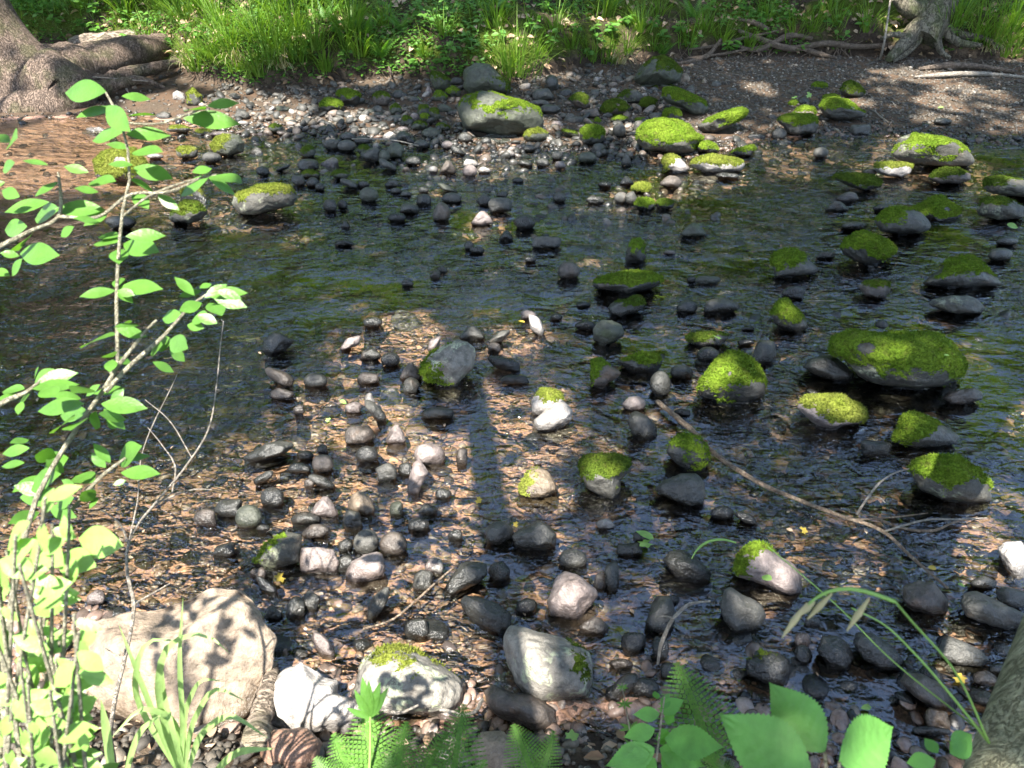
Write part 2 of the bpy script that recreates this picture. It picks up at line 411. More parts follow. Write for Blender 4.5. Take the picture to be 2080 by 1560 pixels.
def pebble_mat(name, stops, rough=.55):
    t = NT(name); geo = t.n('ShaderNodeNewGeometry'); rnd = geo.outputs['Random Per Island']
    v = t.coords(False)
    col = t.ramp(rnd, stops)
    col = t.mix(1, col, t.ramp(t.noise(v, 60, 4, .65), [(.28, .65), (.72, 1.35)]), 'MULTIPLY')
    sep = t.n('ShaderNodeSeparateXYZ'); t.l(geo.outputs['Position'], sep.inputs[0])
    wet = t.math('SUBTRACT', 1, t.math('MULTIPLY', t.math('SUBTRACT', sep.outputs[2], .012), 30, True), True)
    col = t.mix(wet, col, t.mix(1, col, (.5, .5, .5), 'MULTIPLY'))
    rg = t.math('SUBTRACT', rough, t.math('MULTIPLY', wet, rough-.22))
    return t.done(t.principled(col, rg, .45, t.bump(t.noise(v, 180, 3, .6), .4, .006)).outputs[0])
M['pebble'] = pebble_mat('pebbles', [(0, (.02, .02, .017)), (.35, (.042, .04, .034)), (.6, (.07, .066, .056)), (.76, (.1, .08, .062)), (.9, (.15, .115, .09)), (1, (.24, .215, .19))])
M['bedpebble'] = pebble_mat('bed_pebbles', [(0, (.015, .016, .016)), (.45, (.035, .034, .031)), (.66, (.07, .05, .037)), (.82, (.13, .08, .055)), (.93, (.2, .135, .1)), (1, (.28, .24, .2))])
M['pinkpebble'] = pebble_mat('rusty_bed_pebbles', [(0, (.10, .078, .066)), (.2, (.18, .13, .10)), (.5, (.27, .185, .145)), (.8, (.34, .24, .19)), (1, (.43, .35, .30))])
M['gravel'] = pebble_mat('gravel', [(0, (.035, .03, .024)), (.45, (.065, .055, .043)), (.75, (.095, .08, .06)), (.93, (.14, .115, .086)), (1, (.25, .22, .18))], .7)
t = NT('gravel_bed'); v = t.coords(False)
n1 = t.noise(v, 45, 5, .75); n2 = t.noise(v, 3, 4, .6)
col = t.mix(t.ramp(n1, [(.3, 0), (.7, 1)]), (.035, .025, .017), (.10, .075, .052))
col = t.mix(t.ramp(n2, [(.42, 0), (.58, .8)]), col, (.085, .052, .032))
M['bar'] = t.done(t.principled(col, .85, .2, t.bump(n1, .9, .02)).outputs[0])

# water
t = NT('stream_water'); v = t.coords(False)
geo = t.n('ShaderNodeNewGeometry')
mp = t.n('ShaderNodeMapping'); mp.inputs['Scale'].default_value = (.75, 1.3, 1); mp.inputs['Rotation'].default_value = (0, 0, R(12)); t.l(v, mp.inputs[0])
w1 = t.noise(mp.outputs[0], 7, 2, .5, .8); w2 = t.noise(mp.outputs[0], 19, 2, .55, 1.0); w3 = t.noise(mp.outputs[0], 46, 2, .5, .5)
amp = t.ramp(t.noise(v, 1.1, 3, .55), [(.36, .16), (.62, 1.0)])
h = t.math('ADD', t.math('ADD', t.math('MULTIPLY', w1, .95), t.math('MULTIPLY', w2, .36)), t.math('MULTIPLY', w3, .11))
h = t.math('MULTIPLY', h, amp)
b = t.bump(h, 1.0, .055)
tr = t.n('ShaderNodeBsdfTransparent'); tr.inputs[0].default_value = (.84, .83, .74, 1)
gl = t.n('ShaderNodeBsdfGlossy'); gl.inputs['Roughness'].default_value = .015; gl.inputs['Color'].default_value = (1, 1, 1, 1); t.l(b, gl.inputs['Normal'])
fr = t.n('ShaderNodeFresnel'); fr.inputs['IOR'].default_value = 1.78; t.l(b, fr.inputs['Normal'])
mx = t.n('ShaderNodeMixShader'); t.l(fr.outputs[0], mx.inputs[0]); t.l(tr.outputs[0], mx.inputs[1]); t.l(gl.outputs[0], mx.inputs[2])
M['water'] = t.done(mx.outputs[0])
# ------------------------------------------------------------------ boulders, traced one by one
REG = {'A': (0,130,4), 'B': (520,130,4), 'C': (1040,130,4), 'D': (1560,130,4), 'E': (520,450,4), 'F': (1040,450,4), 'G': (1560,450,4),
       'H': (390,780,4), 'I': (910,780,4), 'J': (1430,780,4), 'K': (0,1100,4), 'L': (520,1100,2.44), 'M': (1040,1100,2.44), 'N': (1560,1100,2.44), 'X': (0,0,1)}
def pt(reg, x, y):
    a, b, s = REG[reg]; return a+x/s, b+y/s
TOP = (0, .35, .25, .75)      # dx, dy, threshold, weight of the upward normal
# region, outline, material, moss (material, dx, dy, thr, wz) or None, bare spots (a, b, r), label, short name
BOULD = [
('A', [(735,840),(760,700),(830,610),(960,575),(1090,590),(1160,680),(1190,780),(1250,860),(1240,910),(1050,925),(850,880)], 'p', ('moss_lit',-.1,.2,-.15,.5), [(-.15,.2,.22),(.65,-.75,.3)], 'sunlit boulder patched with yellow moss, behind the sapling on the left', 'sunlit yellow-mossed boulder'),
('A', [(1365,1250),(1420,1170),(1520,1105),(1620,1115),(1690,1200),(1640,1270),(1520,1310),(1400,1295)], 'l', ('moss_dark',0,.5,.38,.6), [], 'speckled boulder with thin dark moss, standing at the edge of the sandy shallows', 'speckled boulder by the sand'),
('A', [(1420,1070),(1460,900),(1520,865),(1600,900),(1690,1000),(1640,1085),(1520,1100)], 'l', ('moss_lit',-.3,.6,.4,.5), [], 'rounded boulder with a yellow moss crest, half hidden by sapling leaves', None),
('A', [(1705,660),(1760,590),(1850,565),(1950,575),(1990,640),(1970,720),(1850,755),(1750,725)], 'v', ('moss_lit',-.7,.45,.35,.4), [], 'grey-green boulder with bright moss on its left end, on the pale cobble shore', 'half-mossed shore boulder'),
('X', [(470,412),(480,394),(520,379),(560,374),(588,381),(606,400),(592,418),(560,426),(520,438),(485,436)], 'l', ('moss_lit',0,.85,.38,.35), [(-.2,.1,.3)], 'low pinkish boulder with a moss band along its top, at the end of the sandbank', 'low pinkish moss-banded boulder'),
('A', [(645,495),(700,450),(800,445),(865,480),(850,520),(760,535),(660,525)], 'w', None, [], 'pale flat oval stone near the leaning tree', None),
('A', [(1500,310),(1510,210),(1570,170),(1640,230),(1640,310),(1580,330)], 'l', ('moss_lit',.1,.3,.1,.4), [], 'small upright moss pillar stone under the overhanging grass', None),
('A', [(1395,270),(1400,210),(1440,190),(1495,215),(1500,275),(1440,285)], 'w', None, [], 'pale round stone beside the small moss pillar', None),
('X', [(940,177),(945,142),(965,130),(995,132),(1012,150),(1036,165),(1036,187),(990,193),(950,189)], 'v', ('moss_dark',.2,-.3,.25,.3), [], 'tall grey-green boulder under the big bright grass tuft', 'grey boulder under the grass tuft'),
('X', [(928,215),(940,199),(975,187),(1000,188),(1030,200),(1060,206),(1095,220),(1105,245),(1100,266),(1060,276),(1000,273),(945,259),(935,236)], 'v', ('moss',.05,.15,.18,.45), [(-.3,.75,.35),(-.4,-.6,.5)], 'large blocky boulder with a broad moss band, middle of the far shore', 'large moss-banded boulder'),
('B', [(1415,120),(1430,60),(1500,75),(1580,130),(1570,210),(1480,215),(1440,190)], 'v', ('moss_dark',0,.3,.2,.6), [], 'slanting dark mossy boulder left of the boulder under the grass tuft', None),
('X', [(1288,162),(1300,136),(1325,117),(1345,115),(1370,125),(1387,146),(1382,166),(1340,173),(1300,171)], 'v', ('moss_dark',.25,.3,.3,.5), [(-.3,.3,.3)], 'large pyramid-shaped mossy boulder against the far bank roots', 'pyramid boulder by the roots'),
('C', [(460,290),(500,250),(560,235),(620,260),(640,330),(600,370),(520,350)], 'b', ('moss_dark',-.2,.2,.15,.6), [], 'dark brown mossy block on the grey cobble shore', None),
('C', [(715,370),(760,310),(840,288),(920,310),(960,360),(950,405),(840,412),(740,405)], 'b', ('moss_dark',0,.1,-.2,.6), [], 'olive-brown moss dome on the dry cobbles', 'olive-brown moss dome'),
('C', [(855,260),(920,215),(1010,210),(1070,260),(1050,310),(960,320),(880,300)], 'l', ('moss_dark',-.5,.3,.45,.4), [], 'pale lichen-flecked boulder behind the olive-brown moss dome', None),
('C', [(1025,340),(1050,285),(1110,267),(1170,290),(1182,340),(1120,362),(1050,358)], 'b', ('moss_dark',0,.2,-.2,.6), [], 'small dark moss dome right of the olive-brown moss dome', None),
('C', [(1215,270),(1230,205),(1320,200),(1400,230),(1480,260),(1580,310),(1600,370),(1560,410),(1480,412),(1380,352),(1260,320)], 'v', ('moss',0,.5,.12,.5), [(.55,-.35,.2)], 'long dark boulder with green moss sloping down to the right, on the gravel edge', 'long sloping mossy boulder'),
('C', [(1215,420),(1240,370),(1300,355),(1360,370),(1385,420),(1370,465),(1290,460)], 'g', ('moss',-.1,.4,-.1,.5), [], 'round moss cushion stone just behind the great moss mound', None),
('C', [(1510,505),(1600,440),(1720,395),(1860,360),(1910,375),(1900,420),(1800,490),(1640,567),(1550,550)], 'g', ('moss',.15,.6,.05,.4), [], 'wedge-shaped boulder with a moss top pointing up to the right', 'wedge-shaped mossy boulder'),
('C', [(1010,610),(1020,540),(1090,480),(1200,450),(1330,460),(1420,500),(1470,560),(1550,600),(1500,640),(1480,700),(1380,742),(1230,722),(1100,700),(1040,655)], 'l', ('moss',-.1,.3,-.3,.4), [(-.65,-.6,.28),(.45,-.75,.35)], 'great moss mound with a sunlit flank and pale grey foot', 'great moss mound'),
('C', [(550,610),(555,540),(600,500),(690,495),(755,540),(755,610),(730,655),(640,665),(570,650)], 'd', ('moss',0,.6,.05,.5), [], 'round bright moss dome on a dark base, left of the great moss mound', 'bright moss dome'),
('C', [(1490,680),(1520,635),(1580,625),(1650,650),(1685,700),(1630,732),(1540,725),(1500,710)], 'd', ('moss',-.1,.5,.0,.5), [], 'small round mossy stone at the right foot of the great moss mound', None),
('C', [(1770,720),(1830,690),(1950,658),(1987,690),(1940,745),(1840,752)], 'd', ('moss',0,.5,.1,.5), [], 'flat moss-topped stone on the shore below the wedge-shaped boulder', None),
('C', [(1450,810),(1480,775),(1620,738),(1760,760),(1860,780),(1895,820),(1870,870),(1730,892),(1560,888),(1500,852)], 'w', ('moss_lit',-.1,.7,.2,.4), [], 'low sunlit boulder with a yellow moss cap and pale front, in the shallows', 'low sunlit moss-capped boulder'),
('C', [(1215,780),(1240,740),(1300,735),(1360,760),(1450,850),(1410,880),(1320,885),(1250,850)], 'w', ('moss_lit',-.8,.3,.2,.3), [], 'white sunlit stone with moss on its left half', None),
('C', [(970,1010),(1000,965),(1060,955),(1120,975),(1140,1015),(1090,1050),(1010,1045)], 'v', ('moss_lit',0,.3,-.2,.5), [], 'pale yellow mossy dome in a sunny patch of water', None),
('C', [(990,1150),(1020,1095),(1090,1085),(1150,1110),(1165,1150),(1120,1190),(1040,1185)], 'd', ('moss',0,.5,.0,.5), [], 'small green moss dome beside a dark mossy stone, in mid-stream', None),
('C', [(1160,1140),(1190,1100),(1260,1095),(1320,1120),(1310,1170),(1240,1185),(1180,1175)], 'k', ('moss_dark',0,.4,.1,.5), [], 'dark low mossy stone touching a green moss dome on its left', None),
('C', [(90,590),(130,540),(210,520),(290,560),(300,610),(220,632),(120,625)], 'v', ('moss_lit',-.2,.7,.4,.5), [], 'smooth dark stone with a light moss spot, below the large moss-banded boulder', None),
('F', [(920,290),(935,230),(970,150),(1040,140),(1075,190),(1070,240),(1095,290),(1060,330),(940,338)], 'd', ('moss',-.2,.5,.05,.35), [(-.75,.1,.35)], 'small upright bright moss stone alone in mid-stream', 'upright moss stone'),
('F', [(655,510),(680,480),(780,450),(900,415),(1030,408),(1130,420),(1210,450),(1227,490),(1150,540),(950,607),(820,572),(680,548)], 'd', ('moss',-.1,.65,.1,.45), [], 'long flat boulder with a vivid moss top lit in the middle, in mid-stream', 'long flat moss-topped boulder'),
('F', [(780,700),(830,650),(930,640),(1000,605),(1050,608),(1078,680),(1000,740),(880,785),(800,752)], 'd', ('moss_dark',.2,.6,.3,.4), [(-.6,0,.4)], 'grey stone with an olive moss strip, just in front of the long flat mossy boulder', None),
('F', [(660,960),(680,880),(740,800),(820,788),(890,850),(897,920),(830,982),(740,1012)], 'v', None, [], 'grey-green angular boulder with cracked face, mid-stream', 'grey-green cracked boulder'),
('F', [(1505,1360),(1540,1280),(1620,1180),(1680,1090),(1760,1045),(1850,1040),(1950,1100),(2020,1200),(2062,1290),(2062,1400),(2000,1462),(1870,1502),(1750,1500),(1650,1452),(1540,1432)], 'g', ('moss',-.02,.3,-.12,.4), [(-.05,.15,.06),(-.75,-.75,.25),(.75,-.7,.35)], 'egg-shaped boulder thickly covered in green moss with a small bare notch', 'thickly mossed egg-shaped boulder'),
('F', [(845,1130),(950,1095),(1080,1058),(1190,1080),(1222,1140),(1190,1212),(1130,1257),(980,1232)], 'd', ('moss',.2,.75,.52,.3), [], 'flat-faced dark boulder with a thin moss rim along its top edge', 'moss-rimmed dark boulder'),
('F', [(650,1340),(640,1220),(650,1130),(710,1108),(790,1160),(882,1230),(850,1272),(780,1312),(750,1372)], 'b', ('moss',-.75,.4,.42,.3), [], 'brownish boulder with moss down its left edge, left of the moss-rimmed dark boulder', None),
('F', [(1410,950),(1440,910),(1560,895),(1700,900),(1760,940),(1700,1010),(1560,1030),(1440,995)], 'd', ('moss_dark',-.3,.4,.15,.5), [], 'low dark boulder with olive moss and a fallen leaf, behind the black egg stone', None),
('G', [(15,320),(40,260),(120,213),(200,215),(290,270),(330,320),(422,390),(380,430),(200,455),(70,467),(55,390)], 'g', ('moss',-.45,.75,.3,.3), [], 'grey boulder with moss only on its upper left, below the smooth flat dark stone', 'grey boulder with mossy crown'),
('G', [(15,760),(40,690),(90,630),(150,620),(200,680),(260,740),(310,800),(327,870),(250,922),(140,892),(60,842)], 'd', ('moss',-.1,.55,.05,.4), [], 'peaked boulder with a tall moss cap and dark grey foot', 'peaked moss-capped boulder'),
('G', [(515,960),(560,905),(680,865),(780,878),(900,898),(1060,880),(1250,873),(1370,890),(1460,960),(1530,1060),(1590,1130),(1612,1220),(1560,1312),(1450,1372),(1250,1402),(1050,1392),(900,1352),(760,1272),(700,1202),(620,1112),(535,1060)], 'l', ('moss',.12,.28,-.10,.38), [(-.5,.45,.2),(-.5,-.35,.28),(-.85,-.2,.2)], 'biggest boulder of the stream, flat-topped with green moss and bare grey patches', 'biggest flat-topped mossy boulder'),
('G', [(285,1180),(340,1110),(440,1073),(530,1085),(620,1150),(700,1240),(692,1292),(560,1312),(400,1262)], 'd', None, [], 'smooth dark rounded boulder leaning against the left of the biggest mossy boulder', 'smooth dark leaning boulder'),
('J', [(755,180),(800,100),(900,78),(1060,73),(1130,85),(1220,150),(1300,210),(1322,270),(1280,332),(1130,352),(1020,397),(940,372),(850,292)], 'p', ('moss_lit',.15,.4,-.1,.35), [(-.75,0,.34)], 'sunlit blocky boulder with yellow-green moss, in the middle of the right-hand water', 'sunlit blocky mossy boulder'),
('G', [(1265,525),(1310,470),(1400,390),(1450,320),(1540,283),(1640,260),(1720,320),(1800,410),(1880,490),(1917,545),(1750,557),(1500,562),(1330,552)], 'd', ('moss',0,.3,.08,.45), [(-.7,.1,.25),(.75,-.6,.35)], 'triangular hill-shaped boulder with olive green moss, at the right', 'triangular mossy boulder'),
('G', [(1305,672),(1350,620),(1480,588),(1620,590),(1700,620),(1762,690),(1745,762),(1550,767),(1430,732)], 'l', None, [], 'pale ridged boulder in front of the triangular mossy boulder', 'pale ridged boulder'),
('G', [(735,520),(790,475),(900,468),(985,490),(997,570),(960,625),(880,642),(790,600)], 'b', ('moss_dark',0,.7,.55,.5), [], 'brown-grey rounded boulder with a faint moss crown, left of the triangular boulder', 'brown-grey rounded boulder'),
('G', [(585,220),(620,140),(700,80),(760,73),(880,115),(970,160),(1042,230),(1020,292),(930,347),(830,377),(700,322),(620,272)], 'd', ('moss',.15,.5,-.05,.4), [(-.6,-.6,.4)], 'big domed boulder with a smooth bright moss cap, upper right water', 'big moss-capped dome'),
('D', [(865,1280),(900,1230),(960,1170),(1040,1148),(1140,1170),(1250,1210),(1310,1280),(1332,1330),(1250,1392),(1080,1402),(930,1372)], 'g', ('moss',-.25,.45,.12,.4), [(.5,.45,.4)], 'boulder with moss on its left and a bare grey right shoulder', 'bare-shouldered mossy boulder'),
('D', [(1130,1150),(1180,1075),(1280,1020),(1350,970),(1420,958),(1500,1010),(1590,1070),(1617,1150),(1600,1220),(1480,1247),(1300,1222),(1180,1212)], 'd', ('moss',.1,.45,.1,.4), [(.45,.15,.12),(-.7,-.2,.3)], 'broad peaked boulder with moss and one pale bare spot on its right', 'broad mossy boulder with pale spot'),
('D', [(1300,930),(1350,870),(1430,835),(1540,850),(1640,890),(1652,950),(1560,985),(1400,985)], 'b', ('moss_dark',-.2,.4,.3,.5), [], 'brownish boulder thinly mossed, below the white-flanked mossy boulder', 'thinly mossed brown boulder'),
('D', [(1000,720),(1035,640),(1050,590),(1150,553),(1250,575),(1400,590),(1520,620),(1620,690),(1682,760),(1692,810),(1640,852),(1500,852),(1300,837),(1150,812),(1030,770)], 'l', ('moss',-.05,.2,.05,.3), [(-.75,.7,.3),(.3,.1,.22),(.9,-.5,.3),(-.4,-.9,.3)], 'large sunlit boulder with mottled moss and white right flank, far right', 'white-flanked mossy boulder'),
('D', [(855,850),(870,800),(1000,793),(1100,800),(1172,820),(1160,890),(1100,927),(980,917),(900,892)], 'w', ('moss_lit',0,.6,.4,.4), [], 'pale low stone with a yellow moss streak, in front of the white-flanked boulder', 'pale moss-streaked stone'),
('D', [(525,920),(560,885),(750,890),(880,910),(932,960),(920,1002),(800,1037),(650,992)], 'd', ('moss_dark',0,.5,.0,.5), [], 'flat slab boulder carpeted in dark green moss', 'flat dark-mossed slab'),
('D', [(412,350),(440,290),(520,276),(640,295),(700,330),(735,375),(802,385),(790,430),(680,472),(560,472),(460,425)], 'g', ('moss',-.2,.6,.12,.4), [], 'long boulder with a thick moss saddle at the edge of the gravel bar', 'thick moss-saddled boulder'),
('D', [(75,470),(100,425),(200,403),(330,405),(385,430),(412,500),(390,562),(250,587),(160,572),(130,510)], 'g', ('moss',-.05,.6,.1,.4), [], 'dome with flat bright moss cap and grey base, beside the moss-saddled boulder', 'flat-capped moss dome'),
('D', [(205,390),(230,335),(300,315),(380,330),(402,390),(380,425),(280,415)], 'p', ('moss',-.1,.5,.15,.5), [], 'small pale stone with dark moss, directly behind the flat-capped moss dome', None),
('D', [(575,220),(610,150),(670,133),(740,170),(792,235),(760,272),(660,265)], 'v', ('moss_dark',.1,.2,.0,.5), [], 'dark conical mossy stone on the gravel bar', 'dark conical mossy stone'),
('D', [(440,270),(460,232),(540,222),(605,245),(590,295),(500,305)], 'l', ('moss',-.2,.5,.3,.5), [], 'flat stone with a moss patch, left of the dark conical mossy stone', None),
('X', [(1995,376),(2000,360),(2030,356),(2080,364),(2115,386),(2100,406),(2050,401),(2005,391)], 'l', ('moss_dark',-.6,.3,.4,.4), [], 'pale broad boulder with brown moss, cut off by the right edge', 'pale broad edge boulder'),
('X', [(1983,421),(1990,402),(2030,399),(2060,405),(2087,425),(2085,447),(2030,452),(1990,440)], 'l', ('moss_dark',-.2,.6,.5,.4), [], 'flat lichen-speckled boulder in front of the pale broad edge boulder', 'lichen-speckled flat boulder'),
('D', [(1890,880),(1920,845),(2000,838),(2120,850),(2130,905),(2000,918),(1910,910)], 'l', None, [], 'pale lichen-crusted slab lying low in the water by the right edge', None),
('G', [(1985,470),(2030,425),(2090,412),(2150,450),(2160,540),(2110,582),(2030,552)], 'd', ('moss',.1,.4,.1,.4), [], 'mossy stone half cut off by the right edge beside the triangular boulder', None),
('E', [(45,1060),(60,960),(150,893),(205,905),(312,970),(240,1050),(110,1087)], 'k', None, [], 'black wedge-shaped rock with a sharp ridge, alone in the rippled pool', 'black wedge rock'),
('E', [(1085,840),(1095,750),(1160,715),(1280,740),(1390,800),(1380,850),(1250,875),(1120,882)], 'w', None, [], 'dazzling white sunlit slab just under the water', 'dazzling white slab'),
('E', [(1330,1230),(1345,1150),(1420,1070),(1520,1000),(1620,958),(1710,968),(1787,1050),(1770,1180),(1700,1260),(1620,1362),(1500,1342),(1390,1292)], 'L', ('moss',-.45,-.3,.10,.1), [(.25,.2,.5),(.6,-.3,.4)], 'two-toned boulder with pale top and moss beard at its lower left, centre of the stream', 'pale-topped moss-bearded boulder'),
('I', [(675,150),(700,90),(760,33),(860,35),(930,80),(945,150),(850,225),(720,262),(680,222)], 'w', ('moss_lit',.1,.7,.35,.3), [], 'pale sunlit stone with a faint moss crown, behind its smooth white twin', None),
('I', [(695,290),(780,220),(880,148),(950,143),(1012,210),(1010,290),(950,342),(880,377),(720,387),(688,340)], 'w', None, [], 'smooth white sunlit boulder in the lit middle of the stream', 'smooth white sunlit boulder'),
('I', [(570,890),(610,790),(660,690),(730,666),(800,700),(870,800),(892,870),(800,922),(640,932)], 't', ('moss_lit',-.85,.4,.32,.15), [], 'peaked tan boulder with a moss stripe down its left side', 'peaked tan boulder'),
('I', [(1065,640),(1090,580),(1200,563),(1380,575),(1492,620),(1490,700),(1400,780),(1402,880),(1340,952),(1240,912),(1130,842),(1080,740)], 'g', ('moss_dark',-.35,.6,.25,.3), [], 'heart-shaped grey boulder with brown moss on its upper left', 'heart-shaped boulder'),
('I', [(1460,300),(1490,230),(1540,218),(1620,260),(1680,330),(1700,440),(1600,465),(1500,440)], 'd', None, [], 'smooth blue-grey oval boulder awash beside the fallen branch', 'blue-grey oval boulder'),
('I', [(1775,560),(1800,460),(1870,403),(1960,400),(2050,420),(2110,500),(2132,620),(2080,702),(1950,732),(1840,642)], 'd', ('moss',.2,.25,.12,.3), [(-.7,-.3,.4)], 'dark boulder with a broad moss streak, under the fallen branch', 'moss-streaked boulder under the branch'),
('I', [(1680,850),(1760,780),(1900,730),(2020,723),(2075,790),(2092,900),(2070,992),(1950,1002),(1820,942),(1720,902)], 'd', None, [], 'large flat dark oval boulder with a faint tan band', 'large flat dark oval boulder'),
('I', [(515,1240),(580,1180),(660,1140),(730,1103),(820,1150),(882,1220),(870,1312),(780,1372),(640,1352),(540,1312)], 'd', None, [], 'dark angular boulder with a rusty sunlit shoulder', 'rusty-shouldered boulder'),
('J', [(1535,450),(1580,350),(1630,240),(1700,213),(1800,250),(1900,310),(2000,370),(2072,430),(2050,502),(1900,532),(1700,547),(1570,502)], 'd', ('moss',-.35,.4,.1,.35), [(.8,-.1,.35)], 'shark-fin boulder with moss on its left and glossy bare right end', 'shark-fin mossy boulder'),
('X', [(1848,952),(1865,930),(1900,919),(1950,924),(1985,945),(2012,985),(2012,1022),(1970,1030),(1910,1022),(1870,997)], 'l', ('moss',.0,.5,.08,.4), [(.5,-.7,.45),(-.7,-.4,.3)], 'rounded boulder with dappled moss and white sunlit lower right', 'dappled mossy boulder'),
('J', [(245,1500),(290,1400),(370,1320),(430,1288),(520,1310),(620,1390),(720,1450),(792,1550),(780,1702),(680,1722),(560,1672),(400,1602),(260,1572)], 'p', ('moss',-.75,.3,.3,.2), [], 'pinkish boulder with green moss on its upper left and round fallen leaves', 'pinkish half-mossed boulder'),
('X', [(2048,1075),(2062,1058),(2100,1056),(2120,1110),(2110,1182),(2078,1172),(2058,1122)], 'w', None, [], 'pale boulder cut off by the right edge below the sunny shallows', None),
('X', [(128,1270),(140,1243),(200,1230),(280,1213),(330,1193),(400,1163),(470,1161),(502,1185),(517,1230),(554,1277),(550,1332),(522,1402),(482,1462),(420,1492),(330,1482),(240,1472),(180,1442),(168,1382),(148,1332)], 's', None, [], 'huge flat sunlit slab dappled with leaf shadows, in the near left corner', 'huge dappled slab'),
('X', [(545,1412),(573,1366),(602,1340),(627,1354),(655,1375),(682,1385),(680,1412),(700,1424),(733,1428),(745,1450),(717,1490),(640,1496),(560,1494),(528,1480)], 'w', None, [], 'sun-bleached white angular rock right of the huge dappled slab', 'sun-bleached white rock'),
('X', [(528,1500),(560,1482),(620,1480),(652,1510),(650,1565),(590,1580),(535,1560)], 'o', None, [], 'dull reddish rock half buried at the bottom edge', None),
('X', [(955,1520),(975,1492),(1020,1488),(1055,1510),(1062,1550),(1020,1575),(965,1565)], 't', None, [], 'tan rounded stone behind the fern fronds', None),
('X', [(715,1412),(722,1383),(733,1345),(762,1322),(799,1316),(840,1325),(881,1346),(922,1370),(945,1387),(948,1424),(930,1450),(890,1457),(831,1450),(766,1455),(725,1440)], 'L', ('moss_lit',.25,.85,.62,.2), [], 'large domed near boulder with a moss crest and lichen spots, above the ferns', 'domed near boulder'),
('X', [(982,1408),(1000,1394),(1040,1412),(1080,1414),(1128,1440),(1132,1475),(1100,1491),(1040,1472),(995,1442)], 'b', None, [], 'brown-grey angular stone between the ferns and the half-lit boulder', 'brown-grey angular stone'),
('X', [(1022,1292),(1038,1274),(1065,1277),(1120,1290),(1170,1310),(1198,1325),(1204,1372),(1199,1417),(1140,1427),(1075,1422),(1048,1387),(1029,1340)], 'L', ('moss_dark',.7,.35,.78,.1), [], 'big near boulder split into a white sunlit half and a dark half', 'half-lit near boulder'),
('M', [(173,300),(210,200),(260,150),(330,170),(422,240),(427,270),(370,340),(320,392),(190,362)], 'p', None, [], 'angular grey-white rock lit across its top, mid near stream', 'angular grey-white rock'),
('M', [(750,90),(780,48),(840,38),(920,80),(987,150),(980,197),(900,212),(810,182)], 'k', None, [], 'smooth black oval boulder with a sunlit right tip', 'smooth black oval boulder'),
('M', [(1033,330),(1060,250),(1090,226),(1150,265),(1242,310),(1257,370),(1230,432),(1100,457),(1050,402)], 'g', None, [], 'grey rounded boulder with a sunlit cap, right of the forked twig', 'sunlit-capped grey boulder'),
('M', [(660,400),(690,310),(730,270),(790,275),(812,350),(800,420),(760,457),(690,440)], 'd', None, [], 'dark upright boulder behind the forked twig', 'dark boulder by the forked twig'),
('N', [(0,560),(-40,540),(30,545),(110,580),(122,640),(70,712),(0,720),(-110,660),(-100,580)], 'k', ('moss_dark',-.2,.8,.9,.1), [], 'black-brown oval boulder above the broad serrated leaves', 'black-brown oval boulder'),
('N', [(243,540),(280,470),(350,463),(410,510),(422,580),(370,640),(290,632)], 'k', None, [], 'round black boulder under the drooping seed head', None),
('N', [(428,500),(450,445),(530,450),(620,520),(667,590),(640,640),(550,642),(470,590)], 'd', None, [], 'dark boulder with a tan worn face at its lower right', 'tan-faced dark boulder'),
('N', [(662,690),(700,640),(780,650),(880,710),(927,800),(900,852),(800,832),(720,772)], 'b', None, [], 'long brownish boulder under the grass stalk', 'long brownish boulder'),
('N', [(665,290),(680,220),(750,185),(830,195),(890,290),(885,360),(800,377),(700,342)], 'b', None, [], 'glossy brown wet boulder at the tip of the fallen branch', 'glossy brown boulder'),
('N', [(958,300),(985,250),(1050,233),(1120,270),(1200,320),(1282,370),(1260,430),(1170,452),(1050,412),(980,372)], 'g', None, [], 'large smooth grey boulder by the leaning trunk', 'large smooth grey boulder'),
('N', [(833,560),(870,490),(910,463),(980,490),(1060,540),(1087,590),(1040,627),(920,617)], 'g', None, [], 'wet ridged grey rock below the large smooth grey boulder', None),
('H', [(480,1460),(560,1380),(600,1290),(680,1230),(760,1198),(880,1220),(892,1330),(880,1452),(760,1502),(600,1522)], 'l', ('moss',-.6,.35,.5,.2), [], 'grey boulder with a moss patch on its left, above the yellow leaf', 'grey boulder above the yellow leaf'),
('H', [(873,1330),(1000,1323),(1150,1340),(1212,1470),(1190,1542),(900,1542),(880,1440)], 'p', None, [], 'brownish square-edged rock with a wet lower face, right of the yellow leaf', 'square-edged rock'),
('H', [(1250,1530),(1300,1440),(1400,1385),(1490,1363),(1540,1380),(1572,1500),(1560,1560),(1400,1620),(1280,1610)], 'p', None, [], 'pale peaked rock with mottled shade, right of the square-edged rock', 'mottled peaked rock'),
('H', [(413,600),(500,540),(600,475),(700,453),(800,470),(827,500),(760,560),(680,597),(520,642),(440,642)], 'd', None, [], 'long dark spearhead-shaped rock at the edge of the rippled pool', 'dark spearhead rock'),
('H', [(1750,830),(1770,740),(1800,640),(1850,613),(1922,720),(1880,800),(1840,902),(1760,902)], 'p', None, [], 'upright pinkish slab sunlit along its right side', 'upright pinkish slab'),
('L', [(925,250),(965,180),(1020,110),(1070,100),(1140,115),(1147,165),(1090,210),(1020,240),(960,272)], 'd', None, [], 'blue-black flat slab with a notched corner', 'blue-black flat slab'),
('L', [(1010,300),(1040,270),(1110,278),(1200,310),(1267,360),(1262,430),(1210,462),(1120,430),(1050,370)], 'd', None, [], 'dark rounded slab touching the top of the half-lit near boulder', 'dark rounded slab'),
('G', [(1420,1440),(1470,1380),(1600,1350),(1690,1338),(1747,1390),(1740,1452),(1600,1502),(1480,1502)], 'b', None, [], 'purple-brown wet rock below the right of the biggest mossy boulder', 'purple-brown wet rock'),
]
